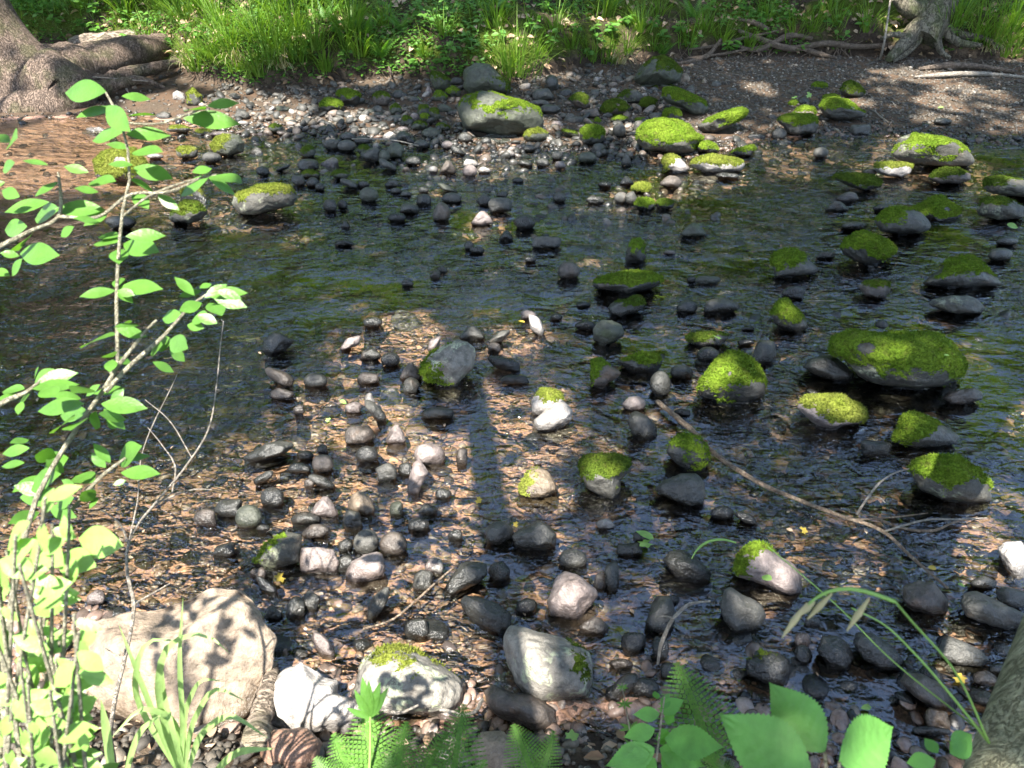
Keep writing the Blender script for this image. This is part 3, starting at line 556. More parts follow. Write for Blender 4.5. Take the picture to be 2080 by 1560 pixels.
# ------------------------------------------------------------------ cobbles: x0,y0,x1,y1,codes  (tone letter, then r a p f / \ s m)
COB = {
'A': '''1255,360,1390,440,g 1090,460,1200,540,pr 1020,450,1110,560,d 865,500,950,600,d 1190,725,1330,772,wr 1340,675,1400,732,wr 1290,740,1420,800,wf 1400,780,1470,840,wr 1320,760,1410,830,p
1130,560,1250,650,g 1430,665,1610,770,lm 1640,715,1800,805,gr 1510,580,1630,650,gf 1750,815,2030,920,gf 1900,740,2010,810,d 1800,760,1890,820,d 850,1225,1110,1345,d 945,945,1110,1040,wf 980,1020,1080,1090,p
1095,1060,1210,1120,wf 1325,1150,1400,1210,p 340,870,415,930,ds 580,695,680,770,g 1265,955,1400,1030,t 1350,500,1550,560,lm 1540,480,1730,570,lm 1700,545,1900,590,p 720,1050,810,1110,ks 1900,380,2030,450,g 1420,380,1600,420,pf''',
'B': '''515,275,710,390,dM 650,200,850,335,dM 945,225,1095,340,bm 1080,320,1190,412,vm 1535,180,1670,260,vM 1435,215,1555,300,vM 1570,110,1680,170,g 1365,160,1435,232,pp 1465,310,1590,390,v 1410,355,1500,460,vm 1305,330,1420,430,vm
1250,375,1325,445,pr 1330,400,1415,470,vM 1170,400,1280,490,vm 1260,465,1400,540,vm 1345,520,1505,610,vr 1455,480,1580,545,vm 1035,360,1100,420,t 945,370,1030,420,g 890,340,970,395,v 1100,190,1200,270,d 1180,235,1240,280,t 870,420,945,475,gf\\ 570,380,635,460,bp
420,315,515,380,g 150,315,275,375,vf 60,350,155,405,g 220,405,310,480,t 315,400,370,450,g 285,515,365,565,or 0,515,75,575,p 0,570,70,630,dM 55,565,170,665,v/ -60,600,50,730,dr 295,560,380,690,d 210,550,300,640,v 100,485,230,565,vm 355,660,490,760,vm
495,475,605,545,v 500,540,605,605,d 745,470,845,545,d 545,610,690,700,g 660,615,815,715,gr 675,555,810,625,d 800,585,935,660,d 820,655,940,740,vm 850,680,1010,800,da 515,690,670,830,pa 655,760,790,820,df 650,720,715,780,d
990,700,1090,800,vr 1045,640,1210,770,v 1000,770,1145,870,g/ 1120,545,1265,645,d 1025,525,1150,610,wf 985,445,1080,520,g 885,485,985,560,b 1140,485,1250,550,pf 1210,750,1340,825,d 1280,620,1410,690,g 1340,790,1400,855,w 1400,830,1480,885,wr 1490,785,1630,900,bp
1675,820,1800,920,pr 1680,775,1810,840,w 1505,625,1600,690,pr 1580,660,1700,745,d/ 1620,595,1710,635,gf 1500,585,1625,640,d 1830,595,1915,665,dr 1640,555,1760,640,dr 1865,660,1950,700,gf 1940,700,2020,760,w 2020,695,2110,755,w 1800,835,1910,890,w 1890,840,1990,890,w
1945,885,2030,960,da 335,770,510,870,da 115,735,240,830,g/ 25,755,115,840,d/ 0,830,110,910,d 160,815,280,870,d\\ 360,860,520,930,vm 610,860,760,940,vm 195,880,300,935,g 75,880,155,945,gr 65,930,155,985,d 285,900,400,995,d 400,920,510,1000,d 480,965,560,1030,dr
560,940,680,1030,d 685,930,835,1015,g/ 825,945,925,1010,dr 820,860,905,915,d 895,875,985,920,df 955,940,1045,1020,d 1045,935,1165,1010,d 1030,895,1120,950,d 840,1000,995,1125,vr 1165,945,1260,1040,d\\ 1090,1005,1185,1055,dr 1170,1030,1265,1080,d 1475,965,1635,1050,v/
1510,1045,1670,1135,gr 1320,1000,1405,1050,d 1300,1055,1425,1150,d 335,1000,410,1105,d 390,1115,480,1200,k/ 470,1120,540,1200,d 545,1095,660,1205,kr 660,1100,745,1180,kr 430,1065,525,1115,df 830,1140,965,1235,d\\ 1000,1130,1140,1195,df 1165,1130,1330,1215,d 1310,1170,1440,1230,df
1435,1125,1580,1280,b 1070,1205,1220,1285,kr 685,1265,765,1340,kp 1745,1195,1925,1315,pp 1885,1085,2080,1215,gf 1790,1055,1905,1155,da 1950,1030,2050,1090,d 635,1420,800,1480,kp 1645,1370,1745,1460,d/ 1690,1435,1770,1510,d 1735,1480,1860,1545,d 1845,1510,1930,1570,d 1975,1350,2090,1440,kp
1340,880,1410,945,d 1430,895,1520,965,d 1240,1000,1290,1050,d 1010,1070,1100,1130,g 1000,1005,1060,1060,d 750,1010,830,1100,ds 640,560,700,600,d''',
'C': '''800,80,900,145,b 1350,55,1450,140,ta 165,200,340,295,g 270,90,375,215,d 385,180,490,255,d 730,395,820,440,g 575,360,720,430,bf 430,405,590,470,gf 815,480,925,600,gr 755,510,825,580,g 985,460,1085,560,g 925,565,1005,650,g 650,620,755,735,ga 735,590,800,650,d 400,530,545,600,v/m
535,715,690,805,vr 320,710,410,780,gr 290,620,350,680,d 315,665,390,720,d 30,655,90,710,p 85,655,190,715,gr 345,790,440,850,p 430,780,500,850,d 195,765,310,835,d 40,780,170,835,d 0,865,100,945,vm 0,920,95,965,d 570,840,650,890,d 660,825,740,905,kp 885,725,975,830,gp 1030,765,1090,800,gf
1150,720,1235,770,d 1435,700,1500,755,gr 1040,885,1215,950,gf 1200,905,1385,1010,b 870,910,990,985,dp 690,950,820,1005,d 830,1040,945,1130,gr 915,1035,1020,1140,g 600,1075,755,1140,d 275,890,330,930,d 330,1045,440,1125,dr 190,1050,260,1090,d 185,1135,235,1180,d 195,1195,265,1270,gp
20,1220,190,1345,kr 300,1230,400,1290,d\\ 430,1320,520,1370,k/ 155,1400,400,1500,gf 1390,940,1590,1070,dps 1650,880,1845,935,d 1920,865,2020,960,d 1965,740,2080,845,v 1390,1100,1480,1155,d 1560,1160,1640,1210,p 1860,1110,1950,1180,k/ 1980,1080,2050,1160,dp 1770,1190,1840,1240,k
810,1230,940,1310,ks 800,1310,1110,1430,vfs 1370,1290,1590,1410,vp 1180,1260,1270,1330,ds 1220,1385,1310,1440,k 1090,1415,1170,1470,d\\ 1915,545,2060,605,gf 1800,515,1890,565,b 1700,560,1815,610,pf 1110,395,1225,470,ga 1000,415,1090,475,gM 800,420,940,475,gM 665,410,730,470,gM 590,430,660,475,gM 1085,765,1220,850,lm
1030,160,1105,210,gr 1120,165,1190,215,gr 1620,120,1705,175,gr 1770,170,1835,210,g 1535,95,1590,150,tp 520,470,640,510,pf 320,440,420,500,p 230,330,400,400,d 150,290,300,345,g 380,400,450,440,g''',
'D': '''355,120,490,200,vM 165,270,260,330,vM 245,245,345,315,d 30,495,160,605,gr 215,565,315,645,d 665,460,845,570,ga 400,590,505,665,d 520,615,630,720,pa 365,675,495,765,gr 740,640,870,730,ga\\ 835,620,1035,670,wf 770,730,900,790,w 690,790,785,860,dp 755,850,890,905,b 1170,480,1240,540,g 1245,455,1335,500,d
1345,435,1495,500,d 1300,535,1440,590,d 1250,520,1330,560,d 1600,560,1705,635,d 1520,540,1600,590,d 1720,540,1770,570,p 45,640,130,705,g 90,615,190,670,d 180,700,250,760,k 280,650,350,690,b 390,785,455,900,d 345,770,420,830,d 455,800,560,895,d 360,890,490,985,d 290,920,360,970,k 230,905,280,945,k
30,905,170,1000,k/ 145,885,205,940,d 95,970,255,1075,dp 550,1035,740,1130,b 465,1110,665,1205,dp 365,1130,440,1210,ds 115,1215,330,1290,vf 245,1290,460,1420,df 590,1275,810,1350,dr 845,1075,980,1190,d 850,1130,990,1200,k 970,1080,1100,1160,vs 1440,1290,1600,1355,d 1330,1245,1580,1300,gf/
1590,1315,1720,1395,d 1710,1245,1870,1330,d 1770,1190,1920,1280,d 1810,1320,1980,1400,b 1850,1395,2040,1480,dr 2040,1410,2110,1490,d 1510,1410,1660,1490,d 1490,1480,1640,1560,d 1660,1430,1780,1520,d 1080,1420,1235,1540,d 1225,1400,1375,1490,k 1380,1450,1475,1500,d 1595,990,1690,1050,d 1680,1035,1870,1110,df
1660,840,1775,890,gf 235,1480,305,1540,d 0,385,80,440,g 1500,700,1520,710,d 560,560,610,610,d 1330,480,1410,520,g''',
'E': '''0,265,110,330,ds 75,1180,310,1355,b/ 385,1225,580,1355,dr 110,1350,310,1450,b 680,925,855,1050,pa\\ 870,775,1025,860,dr 840,1030,1020,1130,d 1015,1060,1170,1180,kr 1165,1140,1345,1295,bp 1390,925,1505,1060,pa\\ 1190,1265,1330,1400,g 820,1220,1005,1330,b 700,1145,880,1220,ds
1650,845,1860,970,gp 1890,880,2065,1000,g\\ 1880,980,1990,1070,b 1880,1090,2150,1230,kf/ 1970,1245,2220,1330,kf 1640,1365,1750,1480,ds 1000,1345,1180,1460,ws 720,1465,860,1560,p 620,1290,720,1420,bs 880,1390,970,1490,w 1180,460,1280,530,d 1410,390,1500,470,b 1470,360,1560,420,d 1550,730,1765,770,kf
860,975,960,1030,gs 1750,1490,1880,1620,ds 470,840,540,880,ds 570,270,620,320,ds''',
'F': '''100,280,200,335,kr 370,325,555,470,br 390,190,740,330,vfs 70,560,260,720,gs 260,560,340,690,gs 70,715,200,800,p 135,755,265,930,wa/ 310,745,410,805,d 510,800,680,890,k 1335,635,1510,745,d 1555,620,1850,755,d 1450,330,1700,400,bf 1480,440,1700,515,vf 1745,425,1850,480,kf 2000,470,2110,570,d
1830,950,1970,1010,k 1500,1015,1685,1150,kr 1950,955,2150,1175,da 1285,1165,1470,1280,dr 1120,1210,1290,1420,dr 895,1415,1090,1540,p 1530,1480,1640,1600,ds 520,650,640,700,k 1330,580,1480,640,ds 1700,530,1800,600,ds 1860,850,1970,890,k 1300,500,1350,540,b 1230,230,1330,270,p 1420,440,1500,500,k''',
'G': '''110,520,310,635,k 1000,360,1160,450,ds 780,375,940,415,ds 430,600,700,720,vfs 220,1050,320,1120,ka 145,930,290,1000,ds 390,235,555,310,d 1785,205,1990,330,dr 360,505,430,550,ds 1450,830,1790,1020,ds 1600,1330,1780,1380,bs''',
'H': '''440,325,650,430,bs 835,310,960,470,gs 1240,335,1480,500,b 1570,325,1740,500,pp 1330,500,1515,645,kr 1490,640,1670,800,g 1670,640,1790,750,d 1800,480,2060,660,p 850,535,990,620,d 1015,490,1105,570,d 975,570,1150,725,br 780,635,970,725,df 500,700,660,820,d\\ 555,830,750,1010,kr 350,975,570,1180,vr
180,930,410,1090,d 10,1005,205,1165,b 955,910,1195,1090,pp 1265,870,1490,1070,t 800,1035,1050,1140,d 1225,1020,1390,1190,g 890,1135,1120,1260,b 1310,1180,1520,1390,gr 1520,1200,1750,1395,br 170,1280,350,1400,d\\ 430,1190,510,1370,d 1755,1080,1930,1205,kr 1830,970,2000,1070,d 1605,950,1715,1080,vf
1975,845,2110,940,d 1230,140,1480,260,gs 820,165,920,250,b 1020,140,1230,250,ts 940,730,1165,860,d/ 910,750,1000,850,b 520,1140,640,1200,d 470,1490,605,1570,b 1190,1250,1310,1370,d 1200,1385,1320,1470,d 1740,1240,1940,1380,bs 1890,1410,2040,1540,p 1400,125,1580,315,g/ 1865,185,2130,290,g''',
'I': '''440,185,610,270,ps 590,390,820,580,ds 65,520,160,670,b 300,1115,535,1300,g 895,1340,1130,1500,gr 1370,1285,1580,1400,da 1505,1180,1640,1290,k 1560,1030,1680,1130,ds 1830,200,1970,260,k 100,50,190,140,ds 0,1180,120,1270,d 555,65,610,110,p 690,615,760,660,p 1200,1095,1360,1180,w''',
'J': '''1270,450,1530,600,da 345,580,555,720,ds 665,620,785,720,ds 50,990,245,1105,kr 250,1030,435,1150,k/ 1560,980,1830,1170,ds 620,820,720,880,ds 1100,770,1240,850,ps''',
'K': '''705,380,860,520,p 490,930,640,1000,p 700,240,860,340,ds 1460,60,1640,190,ds 1070,100,1230,230,bs 1740,10,1910,130,d 1250,310,1330,360,d''',
'L': '''1150,100,1260,200,d 550,225,660,390,g\\ 775,140,880,245,g 860,85,930,160,w 230,245,320,345,g 150,270,245,390,d 270,445,395,575,p/ 150,530,285,640,gs 730,380,860,480,d 40,315,130,390,d 0,125,50,205,b 0,170,110,270,k/ 400,70,490,150,d 400,425,435,500,gs 200,500,290,570,gs''',
'M': '''400,155,475,240,b 455,95,530,245,d 20,280,125,365,k 330,375,480,460,b 540,450,665,550,k 480,580,600,635,b 695,470,780,585,k 590,675,730,770,d 460,655,630,800,d\\ 460,715,540,800,k 735,600,810,680,d 770,265,830,310,d''',
'N': '''130,510,220,605,d 130,450,215,535,p 1130,215,1310,340,g 1125,490,1190,590,g 1015,635,1140,720,b 775,820,900,940,t 580,765,660,840,ds 715,910,910,960,d 1000,165,1130,240,d 600,395,750,470,ds 180,370,260,430,g 1060,110,1160,170,bs 1090,600,1200,660,d''',
}
TONE = {'d': 'dark grey', 'k': 'black', 'g': 'grey', 'b': 'brown', 't': 'tan', 'o': 'orange-tan', 'p': 'pale pinkish', 'w': 'whitish', 'v': 'grey-green', 'l': 'lichen-grey'}

# ------------------------------------------------------------------ rock builder
def facets(D, seed, n, lo, sharp):
    r = np.random.default_rng(seed); N = r.normal(size=(n, 3)); N /= np.linalg.norm(N, axis=1)[:, None]
    d = r.uniform(lo, 1, n); k = np.maximum(D@N.T, 1e-3)/d
    return 1/((k**sharp).sum(1)+.9**sharp)**(1/sharp)
def poly_radius(poly, phi):                    # distance from the centre to the outline
    p = np.asarray(poly, float); q = np.roll(p, -1, 0); out = np.zeros(len(phi))
    c, s = np.cos(phi), np.sin(phi)
    e = q-p
    den = c[:, None]*e[None, :, 1]-s[:, None]*e[None, :, 0]
    den = np.where(np.abs(den) < 1e-9, 1e-9, den)
    t = (p[None, :, 0]*e[None, :, 1]-p[None, :, 1]*e[None, :, 0])/den
    u = (p[None, :, 0]*s[:, None]-p[None, :, 1]*c[:, None])/(-den)
    u = -u
    # solve c*t = px + u*ex ; s*t = py + u*ey
    ux = (c[:, None]*t-p[None, :, 0]); uy = (s[:, None]*t-p[None, :, 1])
    u = (ux*e[None, :, 0]+uy*e[None, :, 1])/((e**2).sum(1)[None]+1e-12)
    ok = (t > 0) & (u >= -1e-6) & (u <= 1+1e-6)
    return np.where(ok, t, 0).max(1)
def circ_smooth(r, k):
    n = len(r); out = r.copy()
    for _ in range(k): out = (np.roll(out, 1)+2*out+np.roll(out, -1))/4
    return out
def rock_shape(poly_px, seed, sub, codes='', thick=1.0, angular=.5):
    """poly in photo pixels -> vertices in metres round a centre resting on the bed or bank"""
    p = np.asarray(poly_px, float)
    x0, y0 = p.min(0); x1, y1 = p.max(0); cx, cy = (x0+x1)/2, (y0+y1)/2
    g = plane(cx, cy, 0.0)
    for _ in range(3):
        d = ray(cx, cy); depth = (g-CAM)@FW; dn = d/np.linalg.norm(d); th = math.asin(-dn[2])
        mpp = depth/FPX
        hw, hh = (x1-x0)/2*mpp, (y1-y0)/2*mpp
        t = thick*(.62*hw+.38*hh)
        if 'f' in codes: t = min(t, hh*.9)
        a0 = R(76)
        zc = hh*math.sin(a0)*math.cos(th)-t*math.cos(a0)*math.sin(th)
        if 's' in codes:
            zc = -.88*math.sqrt((hh*math.cos(th))**2+(t*math.sin(th))**2)
        g = hit(cx, cy, zc)
    w = -dn; r = RT; u = np.cross(w, r)
    D, F = ICO[sub]
    phi = np.linspace(-math.pi, math.pi, 257)[:-1]
    poly = np.stack([(p[:, 0]-cx)*mpp, -(p[:, 1]-cy)*mpp], 1)
    rad = circ_smooth(poly_radius(poly, phi), 3)
    ph = np.arctan2(D[:, 1], D[:, 0])
    Rr = np.interp(ph, np.r_[phi, math.pi], np.r_[rad, rad[0]])
    f = facets(D, seed, 12 if angular > .3 else 16, .62 if angular > .3 else .86, 13)
    f = 1+(f/f.max()-1)*np.abs(D[:, 2])**.6*min(1, angular*1.6)
    nz = 1+.05*snoise(D*1.0+seed*.37, 2.6, seed % 7)*(1-.5*(1-np.abs(D[:, 2])))+.018*snoise(D+seed, 8, 3+seed % 5)
    if sub >= 4 and 'r' not in codes:
        nz = nz-.035*np.clip(.35-np.abs(snoise(D+seed*.11, 3.2, 4+seed % 6)), 0, 1)+.010*snoise(D+seed, 17, 2+seed % 4)
    q = np.sign(D[:, 2])*np.abs(D[:, 2])**.85
    k = f*nz
    L = np.stack([D[:, 0]*Rr*k, D[:, 1]*Rr*k, q*t*k], 1)
    for k_, h_ in ((0, hw), (1, hh)):
        L[:, k_] *= np.where(L[:, k_] > 0, h_/max(L[:, k_].max(), 1e-6), h_/max(-L[:, k_].min(), 1e-6))
    V = g+L[:, :1]*r+L[:, 1:2]*u+L[:, 2:]*w
    # root it in the bed: below the waterline the body keeps its girth down to the bottom
    gz = float(terrain(g[0], g[1])); low = V[:, 2].min(); want = min(gz-.03, low)
    base = max(gz, 0.0)-.004
    rel = V[:, :2]-g[:2]; an = np.arctan2(rel[:, 1], rel[:, 0]); rr = np.hypot(rel[:, 0], rel[:, 1])
    if base-low > 1e-3:
        nb = 40; bi = ((an+math.pi)/(2*math.pi)*nb).astype(int) % nb
        RM = np.zeros(nb); up = V[:, 2] > base-.012
        np.maximum.at(RM, bi[up], rr[up])
        miss = RM == 0
        if miss.any() and not miss.all():
            k = np.nonzero(~miss)[0]; RM = np.interp(np.arange(nb), np.r_[k-nb, k, k+nb], np.r_[RM[k], RM[k], RM[k]])
        elif miss.all(): np.maximum.at(RM, bi, rr)
        RM = circ_smooth(RM, 2)
        Ra = np.interp((an+math.pi)/(2*math.pi)*nb-.5, np.arange(-1, nb+1), np.r_[RM[-1], RM, RM[0]])
        m = V[:, 2] < base; t_ = np.clip((base-V[:, 2])/(base-low), 0, 1)
        tgt = np.where(t_ < .6, Ra*(1+.3*t_), 1.18*Ra*np.clip(1-(t_-.6)/.4, 0, 1)**.5)
        wgt = smooth(t_/.25); nr = np.where(t_ < .6, np.maximum(rr, rr+(tgt-rr)*wgt), tgt)
        sc_ = np.where(m, nr/np.maximum(rr, 1e-5), 1)
        V[:, :2] = g[:2]+rel*sc_[:, None]
        V[m, 2] = (base-(base-want)*np.minimum(1, t_/.6))[m]
    elif low > want: V[:, 2] -= low-want
    ab = np.stack([L[:, 0]/hw, L[:, 1]/hh], 1)
    return V, F, g, ab, (hw, hh, t, depth, r, u, w)
def normals(V, F):
    n = np.cross(V[F[:, 1]]-V[F[:, 0]], V[F[:, 2]]-V[F[:, 0]])
    N = np.zeros_like(V)
    for k in range(3): np.add.at(N, F[:, k], n)
    return N/(np.linalg.norm(N, axis=1)[:, None]+1e-12)
def add_moss(parent, V, F, g, ab, spec, bare, seed, hw, dense=1.0):
    mat, dx, dy, thr, wz = spec
    N = normals(V, F)
    P = (V-g)/max(hw, .02)
    sc = dx*ab[:, 0]+dy*ab[:, 1]+wz*N[:, 2]+.24*fbm(P, 1.6, seed % 11, 3)+.14*snoise(P, 8, seed % 6)+.09*snoise(P, 21, seed % 5)
    for a, b, rr in bare:
        dd = np.hypot((ab[:, 0]-a), (ab[:, 1]-b)*.8)
        sc -= 1.3*np.clip(1.15-dd/rr+.65*snoise(P, 2.6, 3)+.3*snoise(P, 7, 4), 0, 1)
    sc -= (V[:, 2] < .012)*2.0
    rk = np.random.default_rng(seed+5); keep = sc[F].mean(1)+rk.normal(0, .07, len(F)) > thr
    if keep.sum() < 6: return
    Fk = F[keep]; used, inv = np.unique(Fk, return_inverse=True); Fk = inv.reshape(-1, 3)
    sk = np.clip((sc[used]-thr)/.35, 0, 1)
    th = min(.012, .035*hw+.003)
    bumpy = .6+.5*snoise(V[used]/max(hw, .05), 7, 2)+.35*snoise(V[used]/max(hw, .05), 19, 4)
    Vm = V[used]+N[used]*(th*(.15+.85*sk)*np.clip(bumpy, .2, 1.6))[:, None]
    mb = MB(); mb.add(Vm, Fk)
    # short moss stems over the cushion
    A = np.linalg.norm(np.cross(Vm[Fk[:, 1]]-Vm[Fk[:, 0]], Vm[Fk[:, 2]]-Vm[Fk[:, 0]]), axis=1)/2
    n = int(min(8000, max(60, A.sum()*dense*36000)))
    r = np.random.default_rng(seed)
    fi = r.choice(len(Fk), n, p=A/A.sum()); b = r.dirichlet((1, 1, 1), n)
    P0 = (Vm[Fk[fi]]*b[..., None]).sum(1)
    nn = (N[used][Fk[fi]]*b[..., None]).sum(1)+r.normal(size=(n, 3))*.45; nn /= np.linalg.norm(nn, axis=1)[:, None]
    side = np.cross(nn, r.normal(size=(n, 3))); side /= np.linalg.norm(side, axis=1)[:, None]+1e-9
    ln = r.uniform(.4, 1.2, n)*min(.0115, .05*hw+.005); wd = ln*.24
    Vt = np.stack([P0-side*wd[:, None], P0+side*wd[:, None], P0+nn*ln[:, None]], 1).reshape(-1, 3)
    mb.add(Vt, np.arange(n*3).reshape(-1, 3))
    V2 = np.concatenate(mb.V)-g
    o = bpy.data.objects.new('moss', mesh('moss', V2, np.concatenate(mb.T))); COL.objects.link(o)
    o.data.materials.append(M[mat]); o.parent = parent
    return o

LAND = []                                      # landmarks for the descriptions: (px, py, short name)
TAKEN = []                                     # footprints on the ground (x, y, r)
for i, (reg, out, mat, moss, bare, label, ref) in enumerate(BOULD):
    poly = [pt(reg, *q) for q in out]
    pa = np.array(poly); c = (pa.min(0)+pa.max(0))/2; wpx = np.ptp(pa[:, 0])
    thick = 1.0; cd = ''
    if 'slab' in label or 'flat dark' in label or 'low ' in label: thick = .8
    if label.startswith('huge'): thick = .33
    if 'sun-bleached' in label: thick = .5
    if 'just under' in label: cd = 's'
    sub = 5 if wpx > 70 else 4
    if wpx > 230: sub = 6
    ang = .75 if any(k in label for k in ('angular', 'wedge', 'block', 'square', 'slab', 'peaked', 'spear', 'cracked')) else .45
    V, F, g, ab, info = rock_shape(poly, 100+i*3, sub, cd, thick, ang)
    if label.startswith('huge') or 'white angular' in label or 'cracked' in label:   # layered, cracked surface
        P = V-g
        st = np.sin(P@np.array([9., 5., 46.])+2*snoise(P, 3, 5))
        V = V+normals(V, F)*(.004*np.sign(st)*np.abs(st)**.3+.010*fbm(P, 7, 8, 3))[:, None]
    o = obj('boulder' if not moss else 'mossy_boulder', V, F, M[mat], None, g)
    tag(o, label, 'boulder', 'boulders in the stream')
    if moss: add_moss(o, V, F, g, ab, moss, bare, i*7+1, info[0])
    if ref: LAND.append((c[0], c[1], ref))
    TAKEN.append((g[0], g[1], info[0]*.9))

# ---- cobbles
cob = []
for reg, txt in COB.items():
    for k in txt.split():
        a = k.split(','); x0, y0, x1, y1 = map(float, a[:4]); (X0, Y0), (X1, Y1) = pt(reg, x0, y0), pt(reg, x1, y1)
        cob.append(((X0+X1)/2, (Y0+Y1)/2, X1-X0, Y1-Y0, a[4]))
cob.sort(key=lambda c: -c[2]*c[3])
nm = 0; rest = MB(); made = []
for i, (cx, cy, w, h, code) in enumerate(cob):
    r = np.random.default_rng(500+i)
    tone, fl = code[0], code[1:]
    ph = np.linspace(0, 2*math.pi, 28, endpoint=False); dlt = .75*('/' in fl)-.75*('\\' in fl)
    if 'p' in fl:
        base = [(-.5, .34), (-.3, -.12), (-.08, -.46), (.1, -.5), (.34, -.1), (.5, .3), (.36, .46), (0, .5), (-.36, .47)]
        if r.random() < .5: base = [(-a, b) for a, b in base]
        poly = [(cx+a*w, cy+b*h) for a, b in base]
    else:
        e = 1/(1+.28*('a' in fl or 'f' in fl)) if 'r' not in fl else 1
        co, si = np.cos(ph), np.sin(ph+dlt)
        rr = np.ones(28)
        if 'r' not in fl:
            for _ in range(5 if 'a' in fl else 3):
                an = r.uniform(0, 6.28); dd = r.uniform(.72, .92)
                rr = np.minimum(rr, dd/np.maximum(np.cos(ph-an), .02))
            rr = rr/rr.max()
        fb = .72 if 'r' in fl else .5; lowr = si > 0
        X = rr*np.sign(co)*np.where(lowr & (dlt == 0), np.abs(co)**(e*fb), np.abs(co)**e); Y = rr*np.sign(si)*np.abs(si)**e*np.where(lowr & (dlt == 0), .82, 1)
        X = (X-(X.max()+X.min())/2)/np.ptp(X); Y = (Y-(Y.max()+Y.min())/2)/np.ptp(Y)
        poly = [(cx+a*w, cy+b*h) for a, b in zip(X, Y)]
    individual = i < 296 or any(m in fl for m in 'mM')
    sub = 4 if w > 34 else 3
    ang = .15 if 'r' in fl else (.8 if 'a' in fl or 'p' in fl else .5)
    V, F, g, ab, info = rock_shape(poly, 900+i, sub, fl, r.uniform(.8, 1.05), ang)
    TAKEN.append((g[0], g[1], info[0]))
    mossy = [m for m in 'mM' if m in fl]
    if mossy:
        o = obj('mossy_stone', V, F, M[tone], None, g); o['category'] = 'mossy stone'; o['group'] = 'small mossy stones of the stream'
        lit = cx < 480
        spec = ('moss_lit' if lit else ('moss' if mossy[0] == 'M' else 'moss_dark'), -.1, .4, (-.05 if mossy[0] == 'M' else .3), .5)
        add_moss(o, V, F, g, ab, spec, [], i, info[0])
        made.append((o, cx, cy, w, h, tone, fl, 'mossy stone'))
    elif individual:
        o = obj('cobble', V, F, M[tone], None, g); o['category'] = 'cobble'; o['group'] = 'loose cobbles of the stream'
        made.append((o, cx, cy, w, h, tone, fl, 'cobble'))
    else:
        o = obj('cobble', V, F, M[tone], None, g); made.append((o, cx, cy, w, h, tone, fl, 'small'))
# the smallest cobbles beyond 300: one mass
small = [m for m in made if m[7] == 'small']; made = [m for m in made if m[7] != 'small']
if small:
    mats = sorted({m[5] for m in small}); VV = []; FF = []; MI = []; n0 = 0
    for m in small:
        me = m[0].data; co = np.empty(len(me.vertices)*3, np.float32); me.vertices.foreach_get('co', co)
        VV.append(co.reshape(-1, 3)+np.array(m[0].location)); f = np.empty(len(me.polygons)*3, np.int32); me.polygons.foreach_get('vertices', f)
        FF.append(f.reshape(-1, 3)+n0); n0 += len(co)//3; MI.append(np.full(len(f)//3, mats.index(m[5]), np.int32)); bpy.data.objects.remove(m[0])
    o = obj('small_cobbles', np.concatenate(VV), np.concatenate(FF), None)
    for k in mats: o.data.materials.append(M[k])
    o.data.polygons.foreach_set('material_index', np.concatenate(MI))
    tag(o, 'small wet cobbles scattered between the larger stones', 'cobbles', None, 'stuff')

# ---- descriptions that single each stone out: look, then place next to a named boulder
def shape_word(w, h, fl):
    if 'p' in fl: return 'peaked'
    if 'r' in fl: return 'round'
    if 'f' in fl: return 'flat'
    if 'a' in fl: return 'angular'
    if '/' in fl or '\\' in fl: return 'slanting'
    return 'oblong' if w > 1.75*h else ('upright' if h > 1.1*w else 'rounded')
ORD = ['', 'second ', 'third ', 'fourth ', 'fifth ', 'sixth ', 'seventh ', 'eighth ', 'ninth ', 'tenth ', 'eleventh ', 'twelfth ']
def describe(items):
    """items: (object, px, py, look words) -> unique labels"""
    seen = {}
    for o, px, py, look in items:
        best = sorted(LAND, key=lambda l: (l[0]-px)**2+((l[1]-py)*1.5)**2)[0]
        dx, dy = px-best[0], (py-best[1])*1.6
        if abs(dx) >= abs(dy): rel = 'right of' if dx > 0 else 'left of'
        else: rel = 'in front of' if dy > 0 else 'behind'
        seen.setdefault((look, rel, best[2]), []).append((dx*dx+dy*dy, o))
    for (look, rel, ref), L in seen.items():
        L.sort(key=lambda q: q[0])
        for k, (_, o) in enumerate(L):
            pre = 'nearest ' if k == 0 and len(L) > 1 else ORD[k]+('nearest ' if k else '')
            o['label'] = f'{pre}{look} {rel} the {ref}'
describe([(m[0], m[1], m[2], f"{'small ' if m[2+1]*m[4] < 420 else ''}{TONE[m[5]]} {shape_word(m[3], m[4], m[6])} {'submerged ' if 's' in m[6] else ''}{'mossy stone' if m[7]=='mossy stone' else 'cobble'}") for m in made])
print('boulders', len(BOULD), 'cobbles', len([m for m in made if m[7] == 'cobble']), 'mossy', len([m for m in made if m[7] != 'cobble']), 'small', len(small))
# ------------------------------------------------------------------ ground, bed, gravel bar, water
def grid(x0, x1, y0, y1, dx, dy):
    xs = np.arange(x0, x1+1e-6, dx); ys = np.arange(y0, y1+1e-6, dy)
    X, Y = np.meshgrid(xs, ys); nx, ny = len(xs), len(ys)
    i, j = np.meshgrid(np.arange(nx-1), np.arange(ny-1)); a = (j*nx+i).ravel()
    return X.ravel(), Y.ravel(), np.stack([a, a+1, a+nx+1, a+nx], 1)
X, Y, F = grid(-9, 9, -1.5, 13.2, .04, .04)
Z = terrain(X, Y)
yn, yf, yb = lines(X)
Pn = np.stack([X, Y, X*0], -1)
Z = Z+np.where((Y > yb), .03*fbm(Pn, 7, 31, 3)*smooth((Y-yb)/.2), .006*snoise(Pn, 14, 5))
o = obj('ground', np.stack([X, Y, Z], 1), F, M['soil'])
fy = Y[F[:, 0]]; mid = (fy > np.interp(X[F[:, 0]], *NEAR)-.02)
